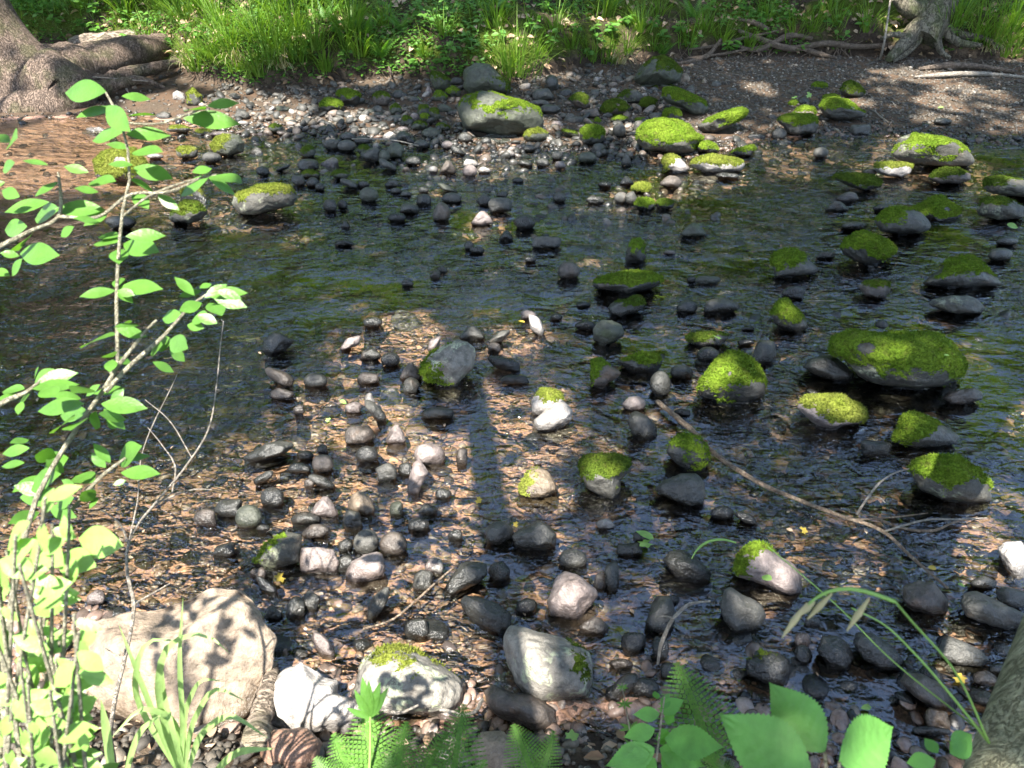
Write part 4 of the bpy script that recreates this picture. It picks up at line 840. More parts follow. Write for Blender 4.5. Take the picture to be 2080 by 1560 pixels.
bar = mid & (fy <= np.interp(X[F[:, 0]], *BASE)) & (fy >= np.interp(X[F[:, 0]], *FAR)-.05)
bed = mid & (fy < np.interp(X[F[:, 0]], *FAR)-.05)
o.data.materials.append(M['bed']); o.data.materials.append(M['bar'])
o.data.polygons.foreach_set('material_index', np.where(bed, 1, np.where(bar, 2, 0)).astype(np.int32))
tag(o, kind='structure')
# the forest floor running on to the horizon, all round
X, Y, F = grid(-60, 60, 13.0, 110, 1.5, 1.5)
Z = terrain(np.clip(X, -8, 8), np.minimum(Y, 20))+.1*snoise(np.stack([X, Y, X*0], -1), .3, 4)
Z = np.where(Y < 13.6, Z-.06, Z)
tag(obj('forest_floor', np.stack([X, Y, Z-.02], 1), F, M['soil']), kind='structure')
X, Y, F = grid(-60, 60, -60, -1.4, 1.5, 1.46)
Z = np.full_like(X, .55)+.05*snoise(np.stack([X, Y, X*0], -1), .3, 4)
tag(obj('near_bank', np.stack([X, Y, Z], 1), F, M['soil']), kind='structure')
for sx in (-1, 1):
    X, Y, F = grid(8.9, 60, -1.5, 13.2, 1.0, .35)
    Z = terrain(np.full_like(X, 8.9), Y)-.03
    V = np.stack([X*sx, Y, Z], 1)
    tag(obj('stream_bank', V, F if sx > 0 else F[:, ::-1], M['soil']), kind='structure')

# water: one sheet that follows the waterline, gently heaved
X, Y, F = grid(-9, 9, .2, 9.4, .05, .05)
Zw = .0025*snoise(np.stack([X, Y, X*0], -1), 6, 12)+.0015*snoise(np.stack([X, Y*1.3, X*0], -1), 15, 13)
wet = terrain(X, Y) < .03
keep = wet[F].any(1)
used, inv = np.unique(F[keep], return_inverse=True)
tag(obj('water', np.stack([X, Y, Zw], 1)[used], inv.reshape(-1, 4), M['water']), kind='structure')

# ------------------------------------------------------------------ pebbles and gravel
def pebbles(name, mat, xy, size, sub, flat, lift, label, clear=True):
    xy = np.asarray(xy); size = np.asarray(size)
    if clear and TAKEN:
        T = np.array(TAKEN); ok = np.ones(len(xy), bool)
        for a in range(0, len(xy), 4000):
            d = np.hypot(xy[a:a+4000, None, 0]-T[None, :, 0], xy[a:a+4000, None, 1]-T[None, :, 1])-T[None, :, 2]*.75
            ok[a:a+4000] = d.min(1) > 0
        xy = xy[ok]; size = size[ok]
    D, TF = ICO[sub]; N = len(xy)
    VV = []
    K = 12; tem = []
    for k in range(K):
        f = facets(D, 4000+k+len(name), 10, .7, 8); f = f/f.max()
        tem.append(D*f[:, None]*(1+.06*snoise(D, 3, k))[:, None])
    z = terrain(xy[:, 0], xy[:, 1])
    kk = rng.integers(0, K, N)
    ang = rng.uniform(0, 6.28, N); tl = rng.normal(0, .25, (N, 2))
    c, s = np.cos(ang), np.sin(ang)
    rot = np.zeros((N, 3, 3)); rot[:, 0, 0] = c; rot[:, 0, 1] = -s; rot[:, 1, 0] = s; rot[:, 1, 1] = c; rot[:, 2, 2] = 1
    rot[:, 2, 0] = tl[:, 0]; rot[:, 2, 1] = tl[:, 1]
    sc = np.stack([size*rng.uniform(.9, 1.3, N), size*rng.uniform(.65, 1.0, N), size*flat*rng.uniform(.7, 1.2, N)], 1)
    V = np.einsum('nij,nkj->nki', rot, np.stack(tem)[kk]*sc[:, None, :])
    V += np.stack([xy[:, 0], xy[:, 1], z+sc[:, 2]*lift], 1)[:, None, :]
    F = (TF[None]+(np.arange(N)*len(D))[:, None, None]).reshape(-1, 3)
    o = obj(name, V.reshape(-1, 3), F, mat); tag(o, label, 'pebbles', None, 'stuff')
    return o
def pts(n, y0, y1, cond):
    y = y0+(y1-y0)*rng.random(n); x = rng.uniform(-1, 1, n)*np.minimum(.72*y+1.2, 8.6)
    ok = cond(x, y); return np.stack([x, y], 1)[ok]
def in_bar(x, y):
    a, b, c = lines(x); return (y > b-.25) & (y < c-.02)
def in_bed(x, y):
    a, b, c = lines(x); return (y > a-.05) & (y < b) & ~((x < -2.9) & (y > 5.2) & (rng.random(len(x)) < .93))
# bed: three sizes
def in_rust(x, y): return in_bed(x, y) & (x+.35*np.sin(y*4)+rng.normal(0, .2, len(x)) < .75) & ~((x < -1.1) & (y > 2.4))
def in_dark(x, y): return in_bed(x, y) & (x+.35*np.sin(y*4)+rng.normal(0, .2, len(x)) > .6) | in_bed(x, y) & (x < -1.1) & (y > 2.4)
q = pts(9000, .9, 4.6, in_dark); pebbles('dark_bed_pebbles', M['bedpebble'], q, rng.uniform(.012, .036, len(q)), 2, .55, .2, 'small dark pebbles covering the right of the stream bed')
def in_sub(x, y):
    a, b, c = lines(x); return (y > a+.1) & (y < b-.1) & ((x > .5) | (y > 4.3) | (rng.random(len(x)) < .3)) & ~((x < -1.0) & (y > 2.3) & (y < 5.0)) & ~((x < -2.6) & (y > 4.5))
q = pts(1500, 1.4, 7.2, in_sub); pebbles('submerged_stones', M['d'], q, rng.uniform(.028, .062, len(q)), 2, .62, .35, 'dark stones just under or breaking the water between the cobbles')
q = pts(14000, .9, 4.6, in_rust); pebbles('bed_pebbles', M['pinkpebble'], q, rng.gamma(3, .0045, len(q))+.005, 2, .55, .2, 'small rusty pebbles covering the near and middle stream bed')
q = pts(9000, 4.4, 8.4, in_bed); pebbles('bed_stones', M['bedpebble'], q, rng.uniform(.018, .055, len(q)), 1, .55, .3, 'dark pebbles on the bed of the upper shallows')
# cobble shore, left and middle: stones large enough to break the water
def shore(x, y):
    a, b, c = lines(x); return (y > b-1.7) & (y < c) & (x < 1.9+.3*np.sin(y*3)-np.maximum(y-8.6, 0)*.7) & (x > -3.0+.3*np.sin(y*5)) & ~((x < -2.6) & (y < b-.5))
q = pts(5200, 5.4, 10.6, shore); s = rng.uniform(.022, .062, len(q)); pebbles('shore_pebbles', M['pebble'], q, s, 2, .62, .42, 'mixed grey and brown pebbles of the far shore')
def shore2(x, y):
    a, b, c = lines(x); return (y > b-2.3+.5*np.sin(x*2)) & (y < b+.4) & (x < 1.5) & (x > -2.5)
q = pts(2600, 4.6, 9, shore2); s = rng.uniform(.03, .058, len(q)); pebbles('shore_stones', M['pebble'], q, s, 2, .75, .6, 'dark wet stones packed along the far shallows')
def bar_r(x, y):
    a, b, c = lines(x); return (y > b-.3) & (y < c+.02) & (x > .2)
q = pts(75000, 6.2, 10.9, bar_r); s = rng.gamma(2.6, .0034, len(q))+.005; pebbles('gravel', M['gravel'], q, s, 1, .6, .3, 'fine grey-brown gravel bar below the far bank')
def bar_l(x, y):
    a, b, c = lines(x); return (y > b-.15) & (y < c+.05) & (x <= .3) & ((x > -3.2) | (rng.random(len(x)) < .3))
q = pts(16000, 6.8, 9.6, bar_l); s = rng.gamma(3.0, .005, len(q))+.006; pebbles('shore_gravel', M['gravel'], q, s, 1, .6, .3, 'small brownish shore gravel below the grassy bank')
# ------------------------------------------------------------------ far bank plants
UPV = np.array([0, 0, 1.0])
def blade_mesh(mb_pos, n, length, spread, width, lean=(0, 0), r=None, seg=5, droop=1.0):
    """arching grass blades from a base"""
    VV = []; FF = []; k = 0
    for i in range(n):
        a = r.uniform(0, 6.28); b0 = mb_pos+np.array([math.cos(a), math.sin(a), 0])*abs(r.normal(0, spread*.35))
        L = length*r.uniform(.55, 1.1); el = r.uniform(.75, 1.45); out = np.array([math.cos(a), math.sin(a), 0])+np.array([lean[0], lean[1], 0]); out /= np.linalg.norm(out)+1e-9
        d = out*math.cos(el)+UPV*math.sin(el); p = b0.copy(); row = []
        for s in range(seg+1):
            t = s/seg; wd = width*(1-t**1.6)*.5+.0006
            side = np.cross(d, UPV); side /= np.linalg.norm(side)+1e-9
            row += [p-side*wd, p+side*wd]
            d = d-UPV*(droop*.42*(t+.12)*r.uniform(.7, 1.3)); d /= np.linalg.norm(d); p = p+d*L/seg
        VV += row
        for s in range(seg): FF.append([k+2*s, k+2*s+1, k+2*s+3, k+2*s+2])
        k += 2*(seg+1)
    return np.array(VV), np.array(FF)
def bank_hit(px, py): return hit_terrain(px, py)

TUFTS = [(1050,150,95,62,'big bright grass tuft hanging over the grey boulder'),(1030,140,70,55,None),(640,95,85,60,None),(600,65,80,55,None),(560,100,80,60,None),(520,75,85,60,None),(470,95,80,55,None),(440,60,80,50,None),(425,115,70,50,None),(480,140,60,45,None),(520,150,60,45,None),
 (660,140,60,45,None),(715,60,90,60,None),(735,110,70,50,None),(370,40,80,55,None),(330,18,70,50,None),(250,20,60,45,None),(160,10,60,45,None),(1275,105,60,36,None),(1300,60,60,36,None),(1200,120,50,30,None),(1470,85,55,35,None),(1520,95,50,30,None),(1615,75,55,34,None),(1650,60,50,30,None),(1400,90,60,34,None),
 (1990,75,95,46,None),(2020,90,95,50,None),(2055,110,80,55,None),(2060,60,90,50,None),(1950,50,80,40,None),(1130,60,60,34,None),(900,70,60,34,None),(860,110,50,30,None),(1010,50,60,34,None),(1760,60,60,30,None),(560,30,80,50,None),(620,20,80,50,None),(680,25,80,50,None),(410,20,80,50,None),(1230,30,60,30,None),(1340,30,60,30,None),(600,120,70,55,None),(540,125,70,55,None),(450,125,70,50,None),(780,50,60,34,None),(700,100,60,40,None),(1090,110,50,30,None),(1160,95,50,30,None),(1240,125,50,30,None),(1330,100,45,26,None),(1430,60,45,26,None),(1560,40,50,26,None),(1700,50,50,26,None),(1690,20,50,26,None),(300,95,60,36,None),(400,140,60,40,None)]
tufts = []
for i, (px, py, hpx, n, lab) in enumerate(TUFTS):
    g = bank_hit(px, py); r = np.random.default_rng(3000+i)
    dep = (g-CAM)@FW; L = hpx/FPX*dep*1.35
    V, F = blade_mesh(g-UPV*.02, int(n*1.7), L, L*.5, .011, (r.normal(0, .2), -.45), r)
    o = obj('grass_tuft', V, F, M['grass'], None, g)
    o['category'] = 'grass tuft'; o['group'] = 'grass tufts on the far bank'
    if lab: o['label'] = lab
    else: tufts.append((o, px, py-60, ('sunlit ' if px < 700 else 'shaded ')+('long' if hpx > 75 else 'short')+' grass tuft'))
# dead pale blades hanging over the undercut
for i, (px, py) in enumerate([(385,150),(480,150),(575,155),(1260,145),(2000,120)]):
    g = bank_hit(px, py-6); r = np.random.default_rng(3200+i)
    V, F = blade_mesh(g+UPV*.05, 26, .36, .08, .007, (0, -1.6), r, 5, 1.9)
    o = obj('dead_grass_tuft', V, F, M['palegrass'], None, g); o['category'] = 'dead grass'; o['group'] = 'dead grass hanging over the far bank'
    tufts.append((o, px, py-60, 'pale hanging dead grass tuft'))

def frond(B, T, normal, width, n=18, lob=8, droop=.12):
    """a fern frond: stalk and pinnae from B to T; returns (frond V,F quads)"""
    B = np.asarray(B, float); T = np.asarray(T, float); ax = T-B; L = np.linalg.norm(ax); ax /= L
    nn = normal-(normal@ax)*ax; nn /= np.linalg.norm(nn); sd = np.cross(nn, ax)
    def P(t): return B+ax*L*t+nn*(droop*L*(t-t*t*1.15)*2)
    V = []; F = []
    for i in range(25):
        t = i/24; w = .0022*(1-t)+.0005; p = P(t); V += [p-sd*w+nn*.001, p+sd*w+nn*.001]
        if i: k = len(V)-4; F.append([k, k+1, k+3, k+2])
    for i in range(n):
        t = .10+.89*(i/(n-1))**1.05
        pl = width*L*.5*(1-((t-.02))**1.55)*min(1, (t-.02)/.14)+.004
        p = P(t)
        for s in (-1, 1):
            d = sd*s*.93+ax*.37; d /= np.linalg.norm(d); e = np.cross(nn, d)*s
            m = max(3, int(lob*(.35+.65*pl/(width*L*.5))))
            wp = L*.9/n*.55
            for j in range(m):
                u0, u1 = j/m, (j+.82)/m; wj = wp*(1-u0*.85)
                c0 = p+d*pl*u0-nn*pl*.18*u0**2; c1 = p+d*pl*u1-nn*pl*.18*u1**2
                for q in (-1, 1):
                    k = len(V)
                    V += [c0, c1, c1+e*q*wj*.85+d*pl*.25/m, c0+e*q*wj*.9+d*pl*.22/m]
                    F.append([k, k+1, k+2, k+3] if q*s > 0 else [k+3, k+2, k+1, k])
    return np.array(V), np.array(F)
def fern(name, fronds, label, loc, group=None, mat='fern', cat='fern'):
    root = empty(name, loc); tag(root, label, cat, group)
    for B, T, nrm, w, n, lob in fronds:
        V, F = frond(B, T, nrm, w, n, lob); obj('frond', V-np.asarray(loc), F, M[mat], root)
    return root
fb = []
for i, (px, py, hp) in enumerate([(775,118,46),(1408,40,44),(815,62,36),(745,68,40),(1240,22,40),(1345,112,30),(660,45,40)]):
    g = bank_hit(px, py); dep = (g-CAM)@FW; L = hp/FPX*dep*1.25; r = np.random.default_rng(i+60); fr = []
    for k in range(6):
        a = k*1.05+r.uniform(-.2, .2); T = g+np.array([math.cos(a)*.75, math.sin(a)*.6-.15, .75])*L
        fr.append((g, T, np.array([math.cos(a)*-.5, math.sin(a)*-.5-.4, .8]), .42, 13, 5))
    o = fern('bank_fern', fr, None, g, 'ferns on the far bank', 'herb'); fb.append((o, px, py-60, 'small green fern on the mossy bank'))

# leafy herbs
LT = leaf_template(4, .55, .10, .22); LTn = leaf_template(3, .42, .1, .2)
def herb(g, h, n, size, r, mat='herb'):
    mb = MB(); st = []
    for k in range(r.integers(2, 4)):
        a = r.uniform(0, 6.28); top = g+np.array([math.cos(a)*h*.35, math.sin(a)*h*.35-.25*h*.5, h*r.uniform(.7, 1)])
        st.append((g, top)); mb.tube(resample([g, (g+top)/2+UPV*h*.08, top], 5), .0028, 4)
    pos = []; ax = []
    for b, tp in st:
        for j in range(n):
            t = .35+.65*(j+.5)/n; p = b+(tp-b)*t+UPV*h*.1*t*(1-t); a = j*2.4+r.uniform(0, 1)
            pos.append(p); ax.append([math.cos(a), math.sin(a)-.25, r.uniform(-.25, .35)])
    pos = np.array(pos); ax = np.array(ax); N = len(pos)
    nrm = np.tile([0, -.35, 1.0], (N, 1))+r.normal(size=(N, 3))*.25
    V, F = scatter(*LT, pos, frames(ax, nrm), size*r.uniform(.6, 1.15, N))
    return mb, V, F
herbs = []
HP = [(1030,20),(880,55),(855,20),(910,110),(1100,20),(1170,60),(1160,15),(1240,60),(1215,90),(1300,20),(1380,60),(1440,30),(1460,55),(1500,20),(1545,50),(1560,20),(1600,40),(1650,20),(1680,60),(1720,30),(1745,60),(1700,90),(1560,75),(1480,105),(1350,85),(1120,95),(1190,110),(960,90),(800,30),(770,15),(720,15),(690,70),(580,15),(540,10),(460,12),(380,65),(350,85),(300,50),(270,80),(230,50),(190,30),(140,20),(100,15),(60,10),(120,50),(200,70),(170,55),(90,35),(250,30),(320,60),(400,85),(450,40),(1960,20),(2000,30),(2040,20),(2070,10),(1975,95),(1930,80),(920,40),(970,55),(1010,85),(1085,70),(1270,40),(1320,60),(1400,105),(1620,100),(840,130),(905,130),(700,120),(615,125)]
for i, (px, py) in enumerate(HP):
    r = np.random.default_rng(7000+i); g = bank_hit(px, py+10); h = r.uniform(.12, .3)
    mb, V, F = herb(g, h, int(r.integers(4, 7)), r.uniform(.06, .11), r)
    root = empty('leafy_plant', g); root['category'] = 'plant'; root['group'] = 'leafy plants on the far bank'
    obj('leaves', V-g, F, M['herb'], root); mb.V = [v-g for v in mb.V]; mb.build('stem', M['gstem'], root)
    herbs.append((root, px, py-60, ('low' if h < .2 else 'tall')+(' sunlit' if px < 600 else ' shaded')+' leafy plant'))
save = LAND; LAND = [(l[0], l[1], l[2]) for l in [(1330,60,'pyramid boulder'),(990,60,'grass-topped boulder'),(1880,20,'right bank tree'),(90,60,'leaning tree'),(230,40,'rotting log'),(1500,60,'exposed roots'),(700,140,'dark shore cobbles')]]
describe(tufts+fb+herbs)
LAND = save

# ground cover, litter and moss over the bank (uncountable)
n = 60000; bx = rng.uniform(-8.2, 8.2, n); by = lines(bx)[2]+.04+3.2*rng.random(n)**1.3
zz = terrain(bx, by); P = np.stack([bx, by, zz], 1)
msk = fbm(P*[1, 1, 0], .9, 41)+.3*rng.normal(size=n)
gd = P[msk > -.25]; N = len(gd)
a = rng.uniform(0, 6.28, N); ax = np.stack([np.cos(a), np.sin(a)-.4, rng.uniform(-.1, .6, N)], 1)
V, F = scatter(*LTn, gd+np.array([0, 0, .015])+np.abs(rng.normal(0, .05, (N, 1)))*UPV, frames(ax, np.tile([0, -.4, 1.], (N, 1))+rng.normal(size=(N, 3))*.3), rng.uniform(.028, .075, N))
tag(obj('ground_cover', V, F, M['herb']), 'small green leaves covering the far bank', 'ground cover', None, 'stuff')
ld = P[(msk < .15)][:3000]; N = len(ld)
a = rng.uniform(0, 6.28, N); ax = np.stack([np.cos(a), np.sin(a)-.2, rng.uniform(-.2, .3, N)], 1)
V, F = scatter(*leaf_template(3, .6, .3, .35), ld+UPV*.02, frames(ax, np.tile([0, -.3, 1.], (N, 1))+rng.normal(size=(N, 3))*.5), rng.uniform(.05, .11, N))
tag(obj('leaf_litter', V, F, M['litter']), 'dry brown leaves lying on the far bank', 'leaf litter', None, 'stuff')
n = 60000; bx = rng.uniform(-8, 8.5, n); by = lines(bx)[2]+.0+1.7*rng.random(n)**1.6
P = np.stack([bx, by, terrain(bx, by)], 1); msk = fbm(P*[1, 1, 0], 1.3, 47)+.25*rng.normal(size=n)
P = P[(msk > .0) & (P[:, 2] > .24)]; N = len(P)
d = randunit(N, 1.2); d[:, 1] -= .4; sd = np.cross(d, randunit(N)); sd /= np.linalg.norm(sd, axis=1)[:, None]; ln = rng.uniform(.018, .05, N)[:, None]
V = np.stack([P-sd*.006, P+sd*.006, P+d*ln], 1).reshape(-1, 3)
tag(obj('bank_moss', V, np.arange(3*N).reshape(-1, 3), M['moss']), 'green moss carpeting the face of the far bank', 'moss', None, 'stuff')
n = 9000; bx = rng.uniform(-8, 8.5, n); by = lines(bx)[2]+.05+2.2*rng.random(n)
P = np.stack([bx, by, terrain(bx, by)], 1); msk = fbm(P*[1, 1, 0], 1.0, 53)+np.where(bx < -1.4, .55, -.1)+.2*rng.normal(size=n)
P = P[msk > .35]; N = len(P); VV = []; k = 5
d = randunit(N, 1.6); d[:, 1] -= .35; d /= np.linalg.norm(d, axis=1)[:, None]; sd = np.cross(d, UPV); sd /= np.linalg.norm(sd, axis=1)[:, None]
L = rng.uniform(.12, .34, N)[:, None]; p = P.copy(); rows = []
for s in range(k):
    t = s/(k-1); w = .0045*(1-t**1.5)+.0005; rows += [p-sd*w, p+sd*w]; d = d-UPV*.32*(t+.1); d /= np.linalg.norm(d, axis=1)[:, None]; p = p+d*L/(k-1)
V = np.stack(rows, 1); f = np.array([[2*s, 2*s+1, 2*s+3, 2*s+2] for s in range(k-1)])
tag(obj('grass', V.reshape(-1, 3), (f[None]+(np.arange(N)*2*k)[:, None, None]).reshape(-1, 4), M['grass']), 'thin grass growing over the far bank', 'grass', None, 'stuff')

# ------------------------------------------------------------------ trees at the water's edge
def trunkmesh(mb, pts, rad, seg, amp, seed, n=40):
    p = resample(pts, n); r = np.interp(np.linspace(0, 1, n), np.linspace(0, 1, len(rad)), rad)
    mb.tube(p, r, seg, amp, True, seed)
# the leaning tree on the left
root = empty('leaning_tree', plane(60, 235, .1)); tag(root, 'massive leaning tree with pinkish-grey bark and undercut roots at the far left', 'tree')
lo = np.array(root.location)
def P3(px, py, d): return at(px, py, d)
def PY(px, py, y): d = ray(px, py); return CAM+d*(y/d[1])
mb = MB()
trunkmesh(mb, [PY(105,205,8.5), PY(55,165,8.6), PY(-20,95,8.68), PY(-110,-50,8.75), PY(-230,-270,8.85), PY(-450,-700,9.0), [-7.4, 9.2, 6.0], [-8.0, 9.5, 10.5]], [.34,.42,.38,.34,.31,.27,.2,.08], 48, .07, 3, 80)
mb.V = [v-lo for v in mb.V]; mb.build('trunk', M['bark_l'], root)
D0 = 8.6
for nm, pp, rr in [('root', [PY(90,160,8.5),PY(150,192,8.35),PY(60,222,8.25),PY(-90,232,8.2)], [.30,.22,.18,.15]),
                   ('root', [PY(90,150,8.65),PY(150,138,8.85),PY(215,122,9.15),PY(285,104,9.5),PY(350,92,10.0),PY(430,84,10.6)], [.28,.22,.18,.15,.11,.03]),
                   ('root', [PY(130,175,8.5),PY(180,186,8.45),PY(235,172,8.6),PY(290,163,8.75),PY(340,180,8.8)], [.2,.1,.065,.045,.012]),
                   ('root', [PY(130,155,8.7),PY(200,172,8.75),PY(265,150,8.95),PY(345,131,9.2),PY(420,120,9.7)], [.2,.1,.07,.045,.012])]:
    mb = MB(); trunkmesh(mb, pp, rr, 28, .10, len(pp)+7, 36); mb.V = [v-lo for v in mb.V]; mb.build(nm, M['bark_l'], root)
for k, (a, b, c) in enumerate([((150,160),(195,205),(188,215)),((200,150),(185,185),(205,215)),((250,168),(262,190),(270,205)),((120,165),(180,158),(300,165))]):
    mb = MB(); mb.tube(resample([P3(*a, D0-.3), P3(*b, D0-.35), P3(*c, D0-.35)], 10), [.012]*5+[.006]*5, 6); mb.V = [v-lo for v in mb.V]; mb.build('rootlet', M['twig'], root)
LEFT_TREE = root
def crown(root, centre, rad, n, seed, mat='far_leaf'):
    r_ = np.random.default_rng(seed); lo_ = np.array(root.location); c = r_.normal(size=(16, 3))*rad*.6+centre; ci = r_.integers(0, 16, n)
    p = c[ci]+r_.normal(size=(n, 3))*np.array(rad)*.28; ax_ = r_.normal(size=(n, 3))
    V, F = scatter(np.array([[0, 0, 0], [.45, .30, .03], [1, 0, -.06], [.45, -.30, .03]]), np.array([[0, 1, 2, 3]]), p, frames(ax_, r_.normal(size=(n, 3))+[0, -.6, .8]), r_.uniform(.14, .26, n))
    obj('crown', V-lo_, F, M[mat], root)
crown(root, np.array([-8.4, 9.6, 8.4]), np.array([1.8, 1.5, 2.2]), 4200, 31)
# rotting log lying on the bank behind it
g = bank_hit(250, 92); root = obj_log = None
mb = MB(); trunkmesh(mb, [PY(150,96,10.2),PY(240,86,10.25),PY(320,74,10.4),PY(385,58,10.7)], [.12,.14,.12,.08], 20, .12, 5, 24)
o = mb.build('rotting_log', M['log'], None, PY(250,90,10.2)); tag(o, 'rotting mossy log lying on the grassy bank behind the leaning tree', 'log')

# right-hand bank tree with stilt roots
base = bank_hit(1885, 95); root = empty('bank_tree', base); tag(root, 'tree gripping the far bank with olive-grey stilt roots at the upper right', 'tree'); lo = np.array(base)
DR = (base-CAM)@FW-.05
mb = MB(); trunkmesh(mb, [P3(1868,78,DR),P3(1885,50,DR-.02),P3(1905,10,DR),P3(1935,-90,DR+.05),P3(1990,-350,DR+.2),P3(2050,-900,DR+.4)], [.20,.22,.22,.2,.17,.13], 30, .10, 9)
mb.V = [v-lo for v in mb.V]; mb.build('trunk', M['bark_r'], root)
for k, (pp, rr) in enumerate([([(1895,30),(1860,62),(1830,95),(1805,120)], [.14,.10,.075,.045]), ([(1880,20),(1845,15),(1825,-10)], [.12,.1,.09]), ([(1905,40),(1925,70),(1945,85),(1970,90),(1995,92)], [.11,.065,.05,.04,.02]),
        ([(1900,60),(1905,85),(1912,105),(1930,118)], [.08,.05,.035,.02]), ([(1880,60),(1850,75),(1815,70),(1790,78)], [.09,.05,.035,.02]), ([(1915,55),(1950,70),(2000,78),(2035,100)], [.07,.045,.03,.015]),
        ([(1865,80),(1835,112),(1812,125)], [.06,.04,.02]),
        ([(1800,92),(1740,95),(1680,88),(1600,98),(1540,78),(1500,62)], [.03,.034,.035,.04,.035,.02]), ([(1650,78),(1605,72),(1565,90),(1545,100),(1480,88)], [.02,.035,.03,.025,.012]),
        ([(1620,95),(1660,108),(1700,118)], [.03,.03,.015]), ([(1465,80),(1440,110),(1400,125),(1370,130)], [.02,.03,.025,.012]), ([(1560,60),(1530,45),(1500,40)], [.03,.03,.015]),
        ([(1400,100),(1440,95),(1500,80),(1580,62)], [.012,.018,.018,.01]), ([(1395,118),(1450,112),(1560,92)], [.012,.018,.012])]):
    dd = [((hit_terrain(a, b)-CAM)@FW)-.06 for a, b in pp]
    if k < 7: dd = [DR-.02-.05*i for i in range(len(pp))]
    mb = MB(); trunkmesh(mb, [P3(a, b, d) for (a, b), d in zip(pp, dd)], rr, 12, .12, k, 22); mb.V = [v-lo for v in mb.V]; mb.build('root', M['bark_r'] if k < 7 else M['root'], root)
RIGHT_TREE = root
crown(root, P3(2050,-900,DR+.4)+np.array([.4, .3, 2.0]), np.array([1.9, 1.5, 2.0]), 4200, 32)
rt = np.random.default_rng(5)
for k in range(26):                            # hanging rootlets of the undercut
    px = rt.uniform(1380, 1780); g0 = hit_terrain(px, rt.uniform(70, 105)); g0[1] -= .05
    mb = MB(); mb.tube(resample([g0, g0+[rt.normal(0, .12), -.06, -.10], g0+[rt.normal(0, .3), -.12, -.24]], 7), .005, 5); mb.V = [v-lo for v in mb.V]; mb.build('rootlet', M['root'], root)

def stick(name, pts, rad, mat, label, cat='stick', seed=0, group=None, n=24):
    mb = MB(); trunkmesh(mb, pts, rad, 8, .12, seed, n); o = mb.build(name, M[mat], None, np.asarray(pts[0])); return tag(o, label, cat, group)
def gp(px, py, z=.02): return hit(px, py, z)
stick('driftwood', [gp(1857,156),gp(1900,153,.04),gp(1960,150,.04),gp(2030,152),gp(2090,158)], [.012,.03,.026,.02,.014], 'twig', 'sunlit pale driftwood stick lying on the gravel bar at the right')
stick('driftwood', [gp(1865,140),gp(1930,133,.05),gp(2000,136,.04),gp(2060,146)], [.02,.04,.03,.02], 'root', 'dark half-buried branch behind the sunlit driftwood stick')
stick('twig', [gp(1775,224),gp(1790,238),gp(1805,248)], [.006,.007,.004], 'twig', 'thin pale twig at the water edge in front of the gravel bar')
stick('thin_sapling', [gp(1788,120),P3(1795,90,DR-.2),P3(1803,40,DR-.2),P3(1812,-30,DR-.2)], [.014,.012,.011,.01], 'twig', 'thin leaning sapling stem standing left of the bank tree', 'young tree')
stick('twig', [gp(795,150),P3(788,125,8.6),P3(786,100,8.7),P3(796,80,8.75)], [.012,.01,.008,.005], 'root', 'bare dead twig standing below the ferns of the bank')
stick('twig', [gp(715,282,.06),gp(760,282,.1),gp(800,285,.08),gp(850,296,.05)], [.006]*4, 'twig', 'thin pale twig lying across the dark wet cobbles')

# near tree whose trunk crosses the lower right corner
A0 = at(2105, 1700, 1.12); A1 = at(2265, 1230, 1.22); dv = (A1-A0)/np.linalg.norm(A1-A0)
root = empty('near_tree', A0-dv*.35); tag(root, 'pale olive-barked tree trunk leaning across the lower right corner', 'tree'); lo = np.array(root.location)
mb = MB(); trunkmesh(mb, [A0-dv*.5, A0, A0+dv*.4, A1, A1+dv*.9, A1+dv*2.2+np.array([0, -.4, .2]), A1+dv*4.5+np.array([0, -2.2, .8])], [.12,.104,.098,.096,.092,.085,.07], 40, .035, 2, 60)
mb.V = [v-lo for v in mb.V]; mb.build('trunk', M['bark_n'], root); NEAR_TREE = root

# ------------------------------------------------------------------ fallen branch in the water and other sticks
root = empty('fallen_branch', gp(1335, 815, .03)); tag(root, 'long fallen branch with pale forked twigs lying slantwise in the stream', 'branch'); lo = np.array(root.location)
def sub(name, pp, rr, mat, z=.03, n=26):
    mb = MB(); trunkmesh(mb, [plane(a, b, zz) for a, b, zz in pp], rr, 8, .15, n, n); mb.V = [v-lo for v in mb.V]; mb.build(name, M[mat], root)
sub('main_stem', [(1335,815,.03),(1400,870,.04),(1450,920,.05),(1550,985,.03),(1620,1015,.04),(1700,1045,.05),(1795,1080,.07),(1850,1130,.07),(1925,1195,.08)], [.011,.013,.012,.010,.009,.008,.007,.006,.004], 'redtwig', n=60)
sub('side_twig', [(1740,1045,.03),(1760,1015,.06),(1790,978,.10),(1815,962,.12),(1847,952,.13)], [.0045,.0045,.004,.0035,.002], 'twig')
sub('side_twig', [(1775,1008,.07),(1788,1012,.08),(1798,1021,.08)], [.003,.003,.002], 'twig', n=10)
sub('side_twig', [(1795,1080,.07),(1840,1066,.09),(1890,1055,.10),(1940,1055,.1),(2005,1052,.11)], [.004,.004,.0035,.003,.002], 'twig')
sub('side_twig', [(1730,1056,.05),(1800,1052,.05),(1840,1048,.06),(1885,1042,.07)], [.004,.004,.003,.002], 'redtwig')
sub('side_twig', [(1785,1055,.02),(1830,1072,.03),(1895,1078,.06),(1935,1062,.07),(1985,1050,.08)], [.005,.005,.005,.004,.002], 'redtwig')
root = empty('forked_twig', gp(1336, 1345, .02)); tag(root, 'pale forked twig standing out of the water above the fern tip', 'twig'); lo = np.array(root.location)
